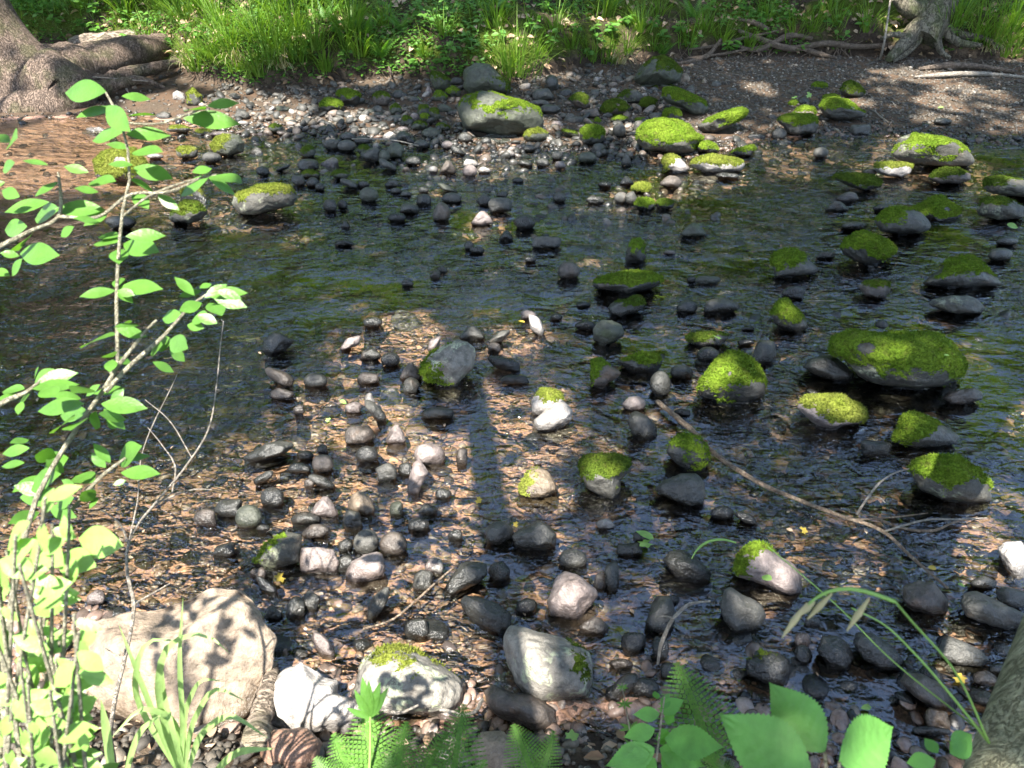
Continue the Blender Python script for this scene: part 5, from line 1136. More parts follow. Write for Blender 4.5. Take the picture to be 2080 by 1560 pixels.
sub('main_stem', [(1336,1350,.01),(1340,1320,.05),(1352,1285,.12),(1368,1256,.17),(1400,1228,.2),(1443,1221,.22)], [.004,.006,.006,.006,.005,.003], 'twig')
sub('side_twig', [(1368,1256,.17),(1352,1252,.18),(1332,1252,.19)], [.004,.003,.002], 'twig', n=10)
stick('grass_straw', [gp(738,1277,.03),gp(790,1262,.05),(gp(850,1215,.05)),gp(895,1175,.05),gp(930,1145,.04)], [.0035]*5, 'redtwig', 'long tan straw bent across the wet pebbles, centre bottom')
stick('twig', [plane(720,1420,.14),plane(770,1440,.16),plane(815,1447,.17),plane(850,1432,.18)], [.004,.005,.005,.003], 'twig', 'pale curved twig lying on the domed near boulder')
stick('twig', [plane(895,1440,.16),plane(940,1452,.12),plane(965,1445,.1),plane(980,1420,.1)], [.006,.007,.006,.005], 'twig', 'pale bent twig between the domed near boulder and the angular stone')
stick('straw', [gp(1635,612,.05),gp(1660,611,.06),gp(1697,611,.05)], [.003]*3, 'twig', 'pale straw resting on the submerged mossy slab')
mb = MB(); trunkmesh(mb, [hit(552,1356,.06),hit(545,1400,.08),hit(532,1450,.08),hit(520,1500,.08)], [.022,.03,.032,.03], 12, .25, 4, 30)
tag(mb.build('driftwood', M['log'], None, hit(540,1420,.05)), 'splintered weathered wood chunk between the slab and the white rock', 'wood')

# floating and fallen leaves
def maple(n=5):
    a = np.linspace(-2.3, 2.3, 4*n+1); r_ = np.where(np.arange(4*n+1) % 4 == 0, 1.0, np.where(np.arange(4*n+1) % 2 == 0, .66, .8))
    r_ = r_*(1-.16*np.abs(a)); V = [[0, 0, 0]]+[[math.cos(x)*q*.6, math.sin(x)*q*.6, .06*q*math.cos(3*x)] for x, q in zip(a, r_)]
    F = [[0, i+1, i+2] for i in range(4*n)]
    return np.array(V), np.array(F)
MT = maple()
def fallen(px, py, size_px, mat, lab, kind='oval', z=.012, tilt=.2, seed=0):
    r = np.random.default_rng(seed+px); g = hit(px, py, z); dep = (g-CAM)@FW; s = size_px/FPX*dep
    a = r.uniform(0, 6.28); x = np.array([[math.cos(a), math.sin(a), r.normal(0, tilt)]]); nr = np.array([[r.normal(0, tilt), r.normal(0, tilt)-.15, 1]])
    TV, TF = MT if kind == 'maple' else leaf_template(6, .6, .1, .1)
    V, F = scatter(TV, TF, g[None], frames(x, nr), np.array([s]))
    tag(obj('fallen_leaf', V, F, M[mat], None, g), lab, 'leaf', 'fallen leaves')
fallen(572,1172,28,'yellowleaf','bright yellow leaf between dark stones by the huge slab','maple')
fallen(1316,1103,40,'greenleaf','pale green leaf standing up out of the dark water','maple',.04,1.1)
fallen(1328,1096,40,'greenleaf','second green leaf standing up beside the pale green leaf','oval',.04,1.6)
fallen(1160,1500,36,'greenleaf','pale maple leaf on the dark soil at the bottom','maple',.03)
fallen(1568,1178,28,'greenleaf','round green leaf on the pinkish half-mossed boulder','oval',.16)
fallen(1945,1375,32,'yellowleaf','yellow-green leaf floating in the lower right water','maple')
fallen(1770,1436,22,'greenleaf','curled green leaf floating below the grass stalk','oval')
fallen(1902,1155,18,'yellowleaf','tiny yellow leaf below the end of the fallen branch','oval',.06)
fallen(970,1015,20,'yellowleaf','orange-yellow leaf in the shaded water, left of the peaked tan boulder','maple')
fallen(1050,1065,16,'yellowleaf','small yellow-brown leaf beside the rusty-shouldered boulder','maple',.06)
fallen(1066,655,16,'yellowleaf','small orange leaf against two pinkish cobbles in midstream','oval',.03)
fallen(1630,1077,22,'yellowleaf','orange leaf drifting below the fallen branch','maple')
fallen(690,813,16,'greenleaf','tiny bright green leaf in the sunny shallows, left of centre','oval')
fallen(668,853,14,'greenleaf','second tiny bright green leaf in the sunny shallows','maple')
fallen(1455,685,20,'greenleaf','pale green leaf lying on the low dark mossy boulder','maple',.09)
fallen(1918,722,13,'greenleaf','small pale leaf on the biggest mossy boulder','oval',.24)
fallen(1641,192,16,'greenleaf','pale leaf seedling beside the small mossy stones of the gravel bar','maple',.08,.6)
fallen(1613,197,14,'greenleaf','tiny green seedling left of the pale leaf on the gravel bar','maple',.06,.5)
fallen(1895,292,14,'greenleaf','small green leaf on the white-flanked mossy boulder','oval',.2)
fallen(1917,217,12,'greenleaf','single green leaf on the sunny patch of gravel','oval',.02)
fallen(2045,455,22,'greenleaf','bright green leaf among dark cobbles near the right edge','oval',.03)
fallen(850,198,15,'greenleaf','little bright green seedling among dark mossy cobbles','maple',.08,.5)
fallen(1945,1185,14,'greenleaf','tiny pale leaf by the glossy brown boulder','oval')
# algae in the shaded pool by the half-lit boulder
r = np.random.default_rng(4); n = 700
pxs = np.r_[r.normal(1185, 26, n//2), r.normal(1235, 12, n//4), r.normal(1160, 16, n//4)]; pys = np.r_[r.normal(1448, 14, n//2), r.normal(1410, 18, n//4), r.normal(1462, 8, n//4)]
pos = np.array([plane(a, b, -.012-.02*r.random()) for a, b in zip(pxs, pys)]); a = r.uniform(0, 6.28, n)
V, F = scatter(*leaf_template(3, .3, .05, .1), pos, frames(np.stack([np.cos(a), np.sin(a), .1*r.normal(size=n)], 1), np.tile([0, 0, 1.], (n, 1))+.3*r.normal(size=(n, 3))), r.uniform(.012, .035, n))
tag(obj('algae', V, F, M['algae']), 'yellow-green algae in the shaded pool beside the half-lit boulder', 'algae', None, 'stuff')
# soil crumbs at the near shore
q = np.stack([rng.uniform(-1.6, 1.4, 5000), rng.uniform(.7, 1.5, 5000)], 1); q = q[q[:, 1] < lines(q[:, 0])[0]]
pebbles('near_gravel', M['gravel'], q, rng.gamma(2.5, .004, len(q))+.003, 1, .6, .3, 'dark crumbly gravel on the near shore')
n = 420; x = rng.uniform(-1.7, 1.2, n); y = rng.uniform(.6, 1.45, n); k = y < lines(x)[0]; x, y = x[k], y[k]; n = len(x)
a = rng.uniform(0, 6.28, n)
V, F = scatter(*leaf_template(3, .5, .25, .3), np.stack([x, y, terrain(x, y)+.012], 1), frames(np.stack([np.cos(a), np.sin(a), .2*rng.normal(size=n)], 1), np.tile([0, 0, 1.], (n, 1))+.4*rng.normal(size=(n, 3))), rng.uniform(.025, .06, n))
tag(obj('near_leaf_litter', V, F, M['litter']), 'dry brown leaf scraps on the near shore', 'leaf litter', None, 'stuff')

r = np.random.default_rng(77); n = 260; x = r.uniform(-3, 3.5, n); y = r.uniform(1.4, 7.5, n); k = terrain(x, y) < -.01; x, y = x[k], y[k]; n = len(x)
a = r.uniform(0, 6.28, n)
V, F = scatter(*leaf_template(3, .5, .12, .15), np.stack([x, y, np.full(n, .007)], 1), frames(np.stack([np.cos(a), np.sin(a), .1*r.normal(size=n)], 1), np.tile([0, 0, 1.], (n, 1))+.2*r.normal(size=(n, 3))), r.uniform(.012, .032, n))
tag(obj('floating_leaf_scraps', V, F, M['litter']), 'small brown leaf scraps drifting on the stream', 'leaf litter', None, 'stuff')
# ------------------------------------------------------------------ plants on the near bank
def veined(n=44, m=6, width=.66, peak=.40, serr=.05, ribs=8, depth=.016, pw=1.05):
    t = np.linspace(0, 1, n+1); e = math.log(.5)/math.log(peak); w = width/2*np.sin(math.pi*t**e)**pw*(1-.25*t**6)
    w = w*(1+serr*np.where(np.arange(n+1) % 2 == 0, -1, 1)); w[0] = w[-1] = .004
    s_ = np.linspace(-1, 1, 2*m+1); V = []
    for i in range(n+1):
        for q_ in s_:
            x = t[i]+.10*abs(q_)*w[i]/width; y = q_*w[i]
            z = -.10*t[i]**2+.09*abs(q_)*w[i]-depth*abs(math.sin(math.pi*(t[i]*ribs-abs(q_)*1.15)))**.5*min(1, abs(q_)*4)*(1-.5*abs(q_))
            V.append([x, y, z])
    k = 2*m+1; F = [[i*k+j, (i+1)*k+j, (i+1)*k+j+1, i*k+j+1] for i in range(n) for j in range(2*m)]
    return np.array(V), np.array(F)[:, ::-1]
LS = veined(14, 2, .42, .46, 0, 6, .012, .95)
LSr = veined(14, 2, .54, .48, 0, 6, .012, .9)
def add_leaf(L, B, T, mat='leaf', tem=None, nrm=None, wid=1.0):
    L.append((np.asarray(B, float), np.asarray(T, float), tem or LS, nrm, wid))
def leaves_mesh(parent, L, lo, name='leaf', mat='leaf', seed=0):
    r = np.random.default_rng(seed)
    for B, T, tem, nrm, wid in L:
        ax = T-B; ln = np.linalg.norm(ax)
        n0 = nrm if nrm is not None else np.array([r.normal(0, .3), -.55+r.normal(0, .25), .9])
        V, F = scatter(tem[0], tem[1], B[None], frames(ax[None], n0[None]), np.array([[ln, ln*wid, ln]]))
        obj(name, V-lo, F, M[mat], parent)
# --- the tall sapling at the left
base = np.array([-.98, .72, .22]); SD = 1.32
sap = empty('sapling', base); tag(sap, 'tall slender sapling with oval bright leaves rising over the left of the stream', 'sapling')
def stems(parent, lo, paths, mat='stem'):
    for pp, rr in paths:
        mb = MB(); trunkmesh(mb, pp, rr, 8, .06, len(pp), 36); mb.V = [v-lo for v in mb.V]; mb.build('stem', M[mat], parent)
q = lambda x, y, d=SD: at(x, y, d)
stems(sap, base, [([base, q(30,1190,1.2), q(75,1010,1.25), q(150,880), q(205,800), q(232,765), q(236,640), q(242,500), q(252,410), q(266,345), q(255,285), q(238,225), q(215,188)], [.012,.010,.0085,.008,.007,.006,.005,.0045,.004,.0035,.003,.0025,.002]),
    ([q(215,795), q(262,745), q(330,685), q(395,615), q(440,585)], [.005,.004,.0035,.0025,.0015]),
    ([q(226,760), q(265,712), q(300,668), q(318,650)], [.004,.0035,.003,.002]),
    ([q(-40,850), q(10,815), q(55,795), q(80,775)], [.005,.005,.004,.002]),
    ([q(130,1060), q(175,1000), q(215,960), q(255,930)], [.004,.003,.003,.002]),
    ([q(-40,520), q(60,470), q(118,440), q(122,380), q(118,350)], [.004,.004,.003,.003,.002]),
    ([q(120,440), q(200,440), q(265,395), q(340,390), q(430,350)], [.003,.003,.0025,.0025,.0015]),
    ([q(248,440), q(300,400), q(375,370), q(440,355)], [.002,.002,.002,.0015]),
    ([q(255,250), q(330,250), q(380,232), q(430,212)], [.002,.002,.0018,.0015])])
PAIRS = '''215,186,122,182;247,195,306,198;232,218,153,232;215,215,256,262;258,235,315,228;372,240,487,245;420,215,484,205;375,225,415,215;250,268,180,280;255,272,345,270;98,335,45,322;180,350,128,335;118,370,68,395;200,390,152,380;180,372,228,360;265,300,215,290;268,310,325,300;270,335,218,330;270,340,348,358;265,365,318,385;270,390,300,420;320,395,362,425;425,358,360,395;425,358,488,360;425,362,480,393;390,350,430,340;
100,410,5,425;120,425,60,440;55,460,0,465;60,480,30,500;110,425,210,420;190,440,140,430;200,450,150,440;20,290,-20,270;20,290,25,275;10,370,-30,380;30,330,0,345;150,460,120,480;220,430,170,455;40,400,0,385;
245,480,195,475;245,490,185,490;250,495,315,505;255,480,335,475;243,505,240,530;40,520,0,512;45,525,20,560;40,515,110,515;20,560,-20,545;60,525,90,520;
235,590,160,598;238,585,325,580;238,590,272,598;236,585,245,560;238,595,270,612;233,680,158,695;235,668,298,682;232,665,285,655;235,668,265,650;228,730,222,752;235,730,268,735;230,725,215,715;
395,600,355,560;410,590,362,600;420,600,500,590;410,615,365,630;430,600,500,622;425,615,450,635;370,640,325,645;380,660,412,665;345,705,375,735;310,735,355,755;345,690,375,705;400,640,440,655;415,605,460,575;405,585,430,575;350,690,310,705;390,650,420,640;330,700,300,712;440,590,490,605;
165,810,105,800;170,820,70,830;190,800,255,785;205,820,295,825;180,840,115,840;195,835,190,875;215,850,240,870;225,820,250,790;165,855,140,865;150,850,100,870;185,790,150,790;200,840,260,850;210,830,255,872;175,805,200,780;
50,790,0,790;60,800,25,835;70,780,105,748;75,775,155,755;65,790,160,775;45,815,35,840;85,790,112,800;40,800,-10,815;70,770,75,745;
245,935,305,922;245,960,322,958;230,985,255,975;100,1000,25,985;25,1000,88,960;40,1010,122,1005;60,910,0,920;70,925,110,925;50,940,0,945;150,985,125,975;165,1000,190,1012;200,1010,180,1032;90,950,130,930;20,900,60,890;215,950,185,920;225,940,190,900;240,940,275,905;150,1010,110,1030;80,1040,20,1060;100,1030,150,1050;190,980,150,960;60,990,110,960;130,960,95,935'''
L = []; r = np.random.default_rng(12)
for k in PAIRS.replace('\n', '').split(';'):
    a, b, c, d = map(float, k.split(','))
    dd = SD+r.normal(0, .05)
    add_leaf(L, at(a, b, dd), at(c, d, dd+r.normal(.0, .03)), tem=LS if math.hypot(c-a, d-b) > 48 else LSr)
    q0 = at(a, b, dd)
# unseen stem and leaves added above the picture to cast dapples on the slab
tp = [np.array([-1.15, .6, 1.4]), np.array([-1.2, .55, 1.9]), np.array([-1.25, .6, 2.5])]
stems(sap, base, [([base, tp[0], tp[1], tp[2]], [.012, .01, .007, .003])])
for k in range(120):
    b = np.array([r.uniform(-1.08, -.74), r.uniform(1.42, 1.95), .15])+SUN*r.uniform(1.75, 2.7)
    a = r.uniform(0, 6.28); add_leaf(L, b, b+np.array([math.cos(a), math.sin(a), r.normal(0, .2)])*r.uniform(.045, .08), nrm=np.array([0, -.3, 1.]))
leaves_mesh(sap, L, base, 'leaf', 'leaf', 3)
# --- bright low shrub in the lower left corner
base2 = np.array([-.74, .42, .35]); sh = empty('leafy_shrub', base2); tag(sh, 'sunlit leafy shrub filling the lower left corner', 'shrub')
paths = []; L = []; r = np.random.default_rng(21)
for k in range(30):
    tx, ty = r.uniform(-40, 165), r.uniform(1000, 1500); dd = r.uniform(.8, 1.02)
    tip = at(tx, ty, dd); mid = (base2+tip)/2+np.array([r.normal(0, .04), .02, .06])
    paths.append(([base2+[r.normal(0, .05), r.normal(0, .05), 0], mid, tip], [.005, .0035, .0018]))
    p = resample([mid, tip], 6)
    for j in range(9):
        t = r.uniform(0, 1); b = mid+(tip-mid)*t; a = r.uniform(0, 6.28); ln = r.uniform(.024, .05)
        add_leaf(L, b, b+np.array([math.cos(a), .35*math.sin(a), .75*math.sin(a)])*ln, tem=LSr if r.random() < .6 else LS)
for a, b, c, d in [(250,1108,150,1095),(195,1150,110,1130),(130,1150,55,1090),(60,1060,5,1110),(30,1130,85,1180),(60,1240,130,1235),(60,1290,120,1275),(110,1420,175,1440),(60,1400,20,1470),(40,1340,115,1360),(130,1345,180,1390),(20,1420,70,1380)]:
    dd = .95; add_leaf(L, at(a, b, dd), at(c, d, dd+.02), tem=LSr)
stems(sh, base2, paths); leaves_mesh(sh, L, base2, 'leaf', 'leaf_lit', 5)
# --- bare twiggy shrub
b3 = hit(232, 1560, 0.0); tw = empty('bare_twig_shrub', b3); tag(tw, 'bare grey twiggy shrub with a speckled stem in front of the huge slab', 'shrub')
D3 = 1.75
stems(tw, b3, [([b3, at(238,1400,1.7), at(262,1300,1.72), at(272,1230,1.74), at(258,1160,1.76), at(262,1100,1.8), at(300,1040,1.85), at(350,1000,1.9)], [0.0061,0.0054,0.0051,0.0048,0.0044,0.0041,0.0031,0.0020]),
    ([at(272,1228,1.74), at(310,1205,1.78), at(345,1185,1.8)], [0.0027,0.0020,0.0014]), ([at(262,1105,1.8), at(240,1060,1.78), at(205,1035,1.76)], [0.0027,0.0020,0.0014]),
    ([at(300,1040,1.85), at(375,950,1.9), at(420,880,1.95), at(440,780,2.0), at(448,700,2.0), at(454,652,2.0)], [0.0027,0.0024,0.0020,0.0017,0.0014,0.0014]),
    ([at(320,1020,1.87), at(390,995,1.9), at(462,997,1.92)], [0.0020,0.0017,0.0010]), ([at(350,1000,1.9), at(355,945,1.9), at(330,905,1.9), at(300,868,1.9)], [0.0020,0.0020,0.0014,0.0010]),
    ([at(390,930,1.92), at(340,850,1.92), at(295,812,1.92)], [0.0014,0.0014,0.0010]), ([at(262,1100,1.8), at(280,1010,1.83), at(285,940,1.85), at(360,760,1.9)], [0.0020,0.0014,0.0014,0.0008]),
    ([at(262,1290,1.72), at(245,1330,1.7), at(210,1315,1.69)], [0.0020,0.0020,0.0014])], 'twig')
# --- grass clump with arching blades, lower left
gb = hit(370, 1570, 0.0); gc = empty('broad_grass_clump', gb); tag(gc, 'clump of broad arching sunlit grass blades in front of the huge slab', 'grass')
def blade(pts, w, parent, lo, name='blade', mat='grass', n=14):
    p = resample(pts, n); t = np.gradient(p, axis=0); sd = np.cross(t, p-CAM); sd /= np.linalg.norm(sd, axis=1)[:, None]
    u = np.linspace(0, 1, n); ww = w/2*np.minimum(1, (1-u)/.35)**.8*np.minimum(1, .5+u*2); nz_ = np.cross(sd, t); nz_ /= np.linalg.norm(nz_, axis=1)[:, None]
    V = np.concatenate([p-sd*ww[:, None], p+nz_*(ww*.25)[:, None], p+sd*ww[:, None]]); i = np.arange(n-1)
    F = np.concatenate([np.stack([i, i+1, n+i+1, n+i], 1), np.stack([n+i, n+i+1, 2*n+i+1, 2*n+i], 1)])
    obj(name, V-lo, F, M[mat], parent)
gq = lambda x, y, d: at(x, y, d)
for pts_, w in [([(370,1570,1.6),(330,1450,1.5),(290,1440,1.47),(225,1500,1.45)], .016), ([(380,1570,1.6),(420,1480,1.5),(470,1455,1.45),(545,1500,1.4)], .017), ([(370,1570,1.6),(370,1450,1.5),(365,1330,1.42),(372,1210,1.38)], .013),
     ([(365,1570,1.6),(325,1430,1.5),(322,1380,1.45),(345,1310,1.4),(420,1290,1.36),(470,1330,1.34)], .017), ([(360,1570,1.6),(300,1420,1.5),(265,1330,1.45),(240,1265,1.42)], .014), ([(362,1570,1.6),(275,1400,1.5),(275,1380,1.48),(310,1300,1.42),(380,1305,1.4)], .015),
     ([(375,1570,1.6),(400,1450,1.5),(440,1400,1.45),(500,1425,1.4)], .014), ([(375,1570,1.6),(350,1480,1.52),(335,1420,1.5),(330,1350,1.46)], .014), ([(372,1570,1.6),(385,1420,1.5),(415,1380,1.45),(455,1385,1.42)], .013), ([(230,1590,1.4),(215,1480,1.38),(205,1420,1.36)], .02), ([(250,1590,1.4),(290,1480,1.38),(330,1450,1.36)], .014), ([(420,1590,1.5),(480,1530,1.45),(560,1520,1.4)], .018), ([(150,1590,1.3),(130,1500,1.28),(160,1400,1.26)], .018)]:
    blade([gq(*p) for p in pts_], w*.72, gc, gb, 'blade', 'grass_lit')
# --- ferns at the bottom
FN = np.array([0, -.45, .9])
def fr(bx, by, bd, tx, ty, td, w, n=20, lob=9): return (at(bx, by, bd), at(tx, ty, td), FN, w, n, lob)
lo = at(800, 1700, 1.55)
fern('fern', [fr(765,1610,1.5,742,1418,1.64,.85,19), fr(830,1640,1.5,905,1490,1.6,.85,19), fr(735,1620,1.5,676,1490,1.6,.85,18), fr(915,1620,1.5,942,1428,1.66,.75,19), fr(700,1640,1.46,640,1540,1.5,.9,20), fr(930,1640,1.48,985,1545,1.52,.8,20),
    fr(800,1620,1.47,825,1465,1.58,.8,19), fr(780,1660,1.45,790,1530,1.5,.9,18), fr(740,1680,1.44,715,1560,1.48,.9,18), fr(850,1680,1.45,880,1560,1.48,.9,18)], 'large green fern at the bottom edge in front of the domed near boulder', lo)
lo = at(1095, 1640, 1.6)
fern('fern', [fr(1090,1590,1.6,1042,1472,1.68,.95,18,8), fr(1095,1600,1.6,1125,1486,1.66,.75,16,7)], 'small fern in front of the brown-grey angular stone', lo)
lo = at(1470, 1600, 1.5)
fern('fern', [fr(1455,1570,1.52,1376,1345,1.66,1.0,20,10), fr(1490,1600,1.45,1420,1520,1.5,.8,20,7)], 'upright fern frond behind the broad serrated leaves', lo)
# --- broad serrated leaves
BL = veined()
lo = at(1640, 1720, 1.0); bl = empty('broad_leaved_plant', lo); tag(bl, 'plant with three large serrated leaves at the lower right', 'plant')
L = []
for a, b, c, d, w, dd in [(1675,1528,1562,1388,1.0,1.02),(1705,1548,1828,1480,1.12,1.0),(1650,1585,1462,1452,.95,.98)]:
    add_leaf(L, at(a, b, dd), at(c, d, dd+.04), tem=BL, nrm=np.array([{1562: -.35, 1828: .45, 1462: 0}[c], -.75, .8]), wid=w)
leaves_mesh(bl, L, lo, 'leaf', 'bigleaf', 2)
stems(bl, lo, [([lo, at(1680,1600,1.02), at(1675,1528,1.02)], [.004,.003,.002]), ([lo, at(1700,1610,1.0), at(1705,1548,1.0)], [.004,.003,.002]), ([lo, at(1655,1640,.98), at(1650,1585,.98)], [.004,.003,.002])], 'stem')
lo = at(1900, 1640, 1.1); b2 = empty('broad_leaved_plant', lo); tag(b2, 'small plant with two serrated leaves at the foot of the leaning trunk', 'plant')
L = []
for a, b, c, d in [(1905,1530,1882,1505),(1930,1530,1972,1500),(1900,1545,1850,1560),(1935,1525,1960,1495)]:
    add_leaf(L, at(a, b, 1.1), at(c+(c-a)*.2, d-8, 1.12), tem=veined(24, 4, .7), nrm=np.array([0, -.7, .8]))
leaves_mesh(b2, L, lo, 'leaf', 'bigleaf', 4)
# --- nettle-like herb and bedstraw
lo = hit(1330, 1600); nt = empty('nettle', lo); tag(nt, 'nettle-like herb with toothed pointed leaves between bedstraw and fern', 'plant')
NL = veined(30, 4, .46, .34, .05, 6, .014, 1.15); L = []
for a, b, c, d in [(1340,1450,1282,1452),(1345,1440,1362,1405),(1340,1445,1395,1420),(1350,1450,1375,1470),(1330,1480,1262,1500),(1345,1480,1350,1520),(1335,1420,1330,1400),(1330,1520,1225,1560),(1340,1520,1440,1560),(1345,1530,1400,1590),(1320,1530,1240,1540),(1350,1500,1480,1520),(1330,1540,1280,1600)]:
    add_leaf(L, at(a, b, 1.45), at(c, d, 1.48), tem=NL, nrm=np.array([0, -.6, .85]))
leaves_mesh(nt, L, lo, 'leaf', 'bigleaf', 6)
stems(nt, lo, [([lo, at(1335,1530,1.45), at(1345,1450,1.45), at(1350,1415,1.46)], [.004,.003,.0025,.0015])], 'stem')
lo = hit(1285, 1540); bs = empty('bedstraw', lo); tag(bs, 'thin bedstraw stem with whorls of narrow leaves, left of the nettle', 'plant')
stems(bs, lo, [([lo, at(1280,1490,1.62), at(1272,1440,1.64), at(1264,1396,1.66)], [.0025,.002,.0018,.0012])], 'stem')
L = []
for cx, cy, rr in [(1264,1396,13),(1269,1430,18),(1280,1478,24),(1284,1515,24)]:
    for k in range(7):
        a = k*.9+cx; add_leaf(L, at(cx, cy, 1.64), at(cx+math.cos(a)*rr, cy+math.sin(a)*rr*.7, 1.64), tem=leaf_template(4, .28, .05, .1), nrm=np.array([0, -.6, .8]))
leaves_mesh(bs, L, lo, 'leaf', 'herb', 8)
lo = at(745, 1640, 1.5); wl = empty('willow_herb', lo); tag(wl, 'narrow-leaved herb shoot above the large fern', 'plant'); L = []
for c, d in [(748,1388),(785,1402),(705,1440),(720,1405),(770,1390),(735,1380)]: add_leaf(L, at(752,1458,1.52), at(c, d, 1.5), tem=leaf_template(6, .24, .08, .1), nrm=np.array([0, -.7, .7]))
leaves_mesh(wl, L, lo, 'leaf', 'leaf', 9); stems(wl, lo, [([lo, at(752,1520,1.52), at(752,1455,1.52)], [.003,.003,.002])], 'gstem')
# --- grass stalk with drooping seed head
lo = at(2010, 1510, 1.15); gs = empty('seeding_grass_stalk', lo); tag(gs, 'green grass stalk with drooping pale seed head across the lower right', 'grass')
stems(gs, lo, [([lo, at(1930,1410,1.12), at(1860,1330,1.1), at(1790,1265,1.08), at(1730,1235,1.07)], [.0022,.002,.0018,.0014,.001]), ([at(1985,1480,1.3), at(1800,1330,1.32), at(1700,1230,1.35), at(1560,1110,1.4)], [.0016,.0014,.0012,.0008])], 'gstem')
stems(gs, lo, [([at(1818,1222,.86), at(1770,1205,.86), at(1720,1196,.86), at(1680,1203,.86), at(1645,1225,.86), at(1625,1250,.86)], [.0022,.0022,.0022,.002,.0015,.001]), ([at(1818,1222,.86), at(1850,1260,.92), at(1930,1350,1.0), lo], [.0014,.0014,.0016,.002])], 'gstem')
for a, b, c, d in [(1640,1225,1588,1296),(1690,1205,1640,1258),(1765,1215,1720,1282),(1655,1222,1622,1252)]:
    mb = MB(); trunkmesh(mb, [at(a, b, .86), at((a+c)/2, (b+d)/2, .86), at(c, d, .86)], [.0012, .004, .0008], 8, .1, 2, 14); mb.V = [v-lo for v in mb.V]; mb.build('seed_head', M['palegrass'], gs)
lo = at(1495, 1102, 2.6); g2 = empty('bent_seed_head', lo); tag(g2, 'small pale bent seed head above the smooth black oval boulder', 'grass')
stems(g2, lo, [([lo, at(1465,1096,2.6), at(1435,1102,2.6), at(1412,1122,2.6), at(1405,1135,2.6)], [.003,.004,.005,.004,.001])], 'gstem')

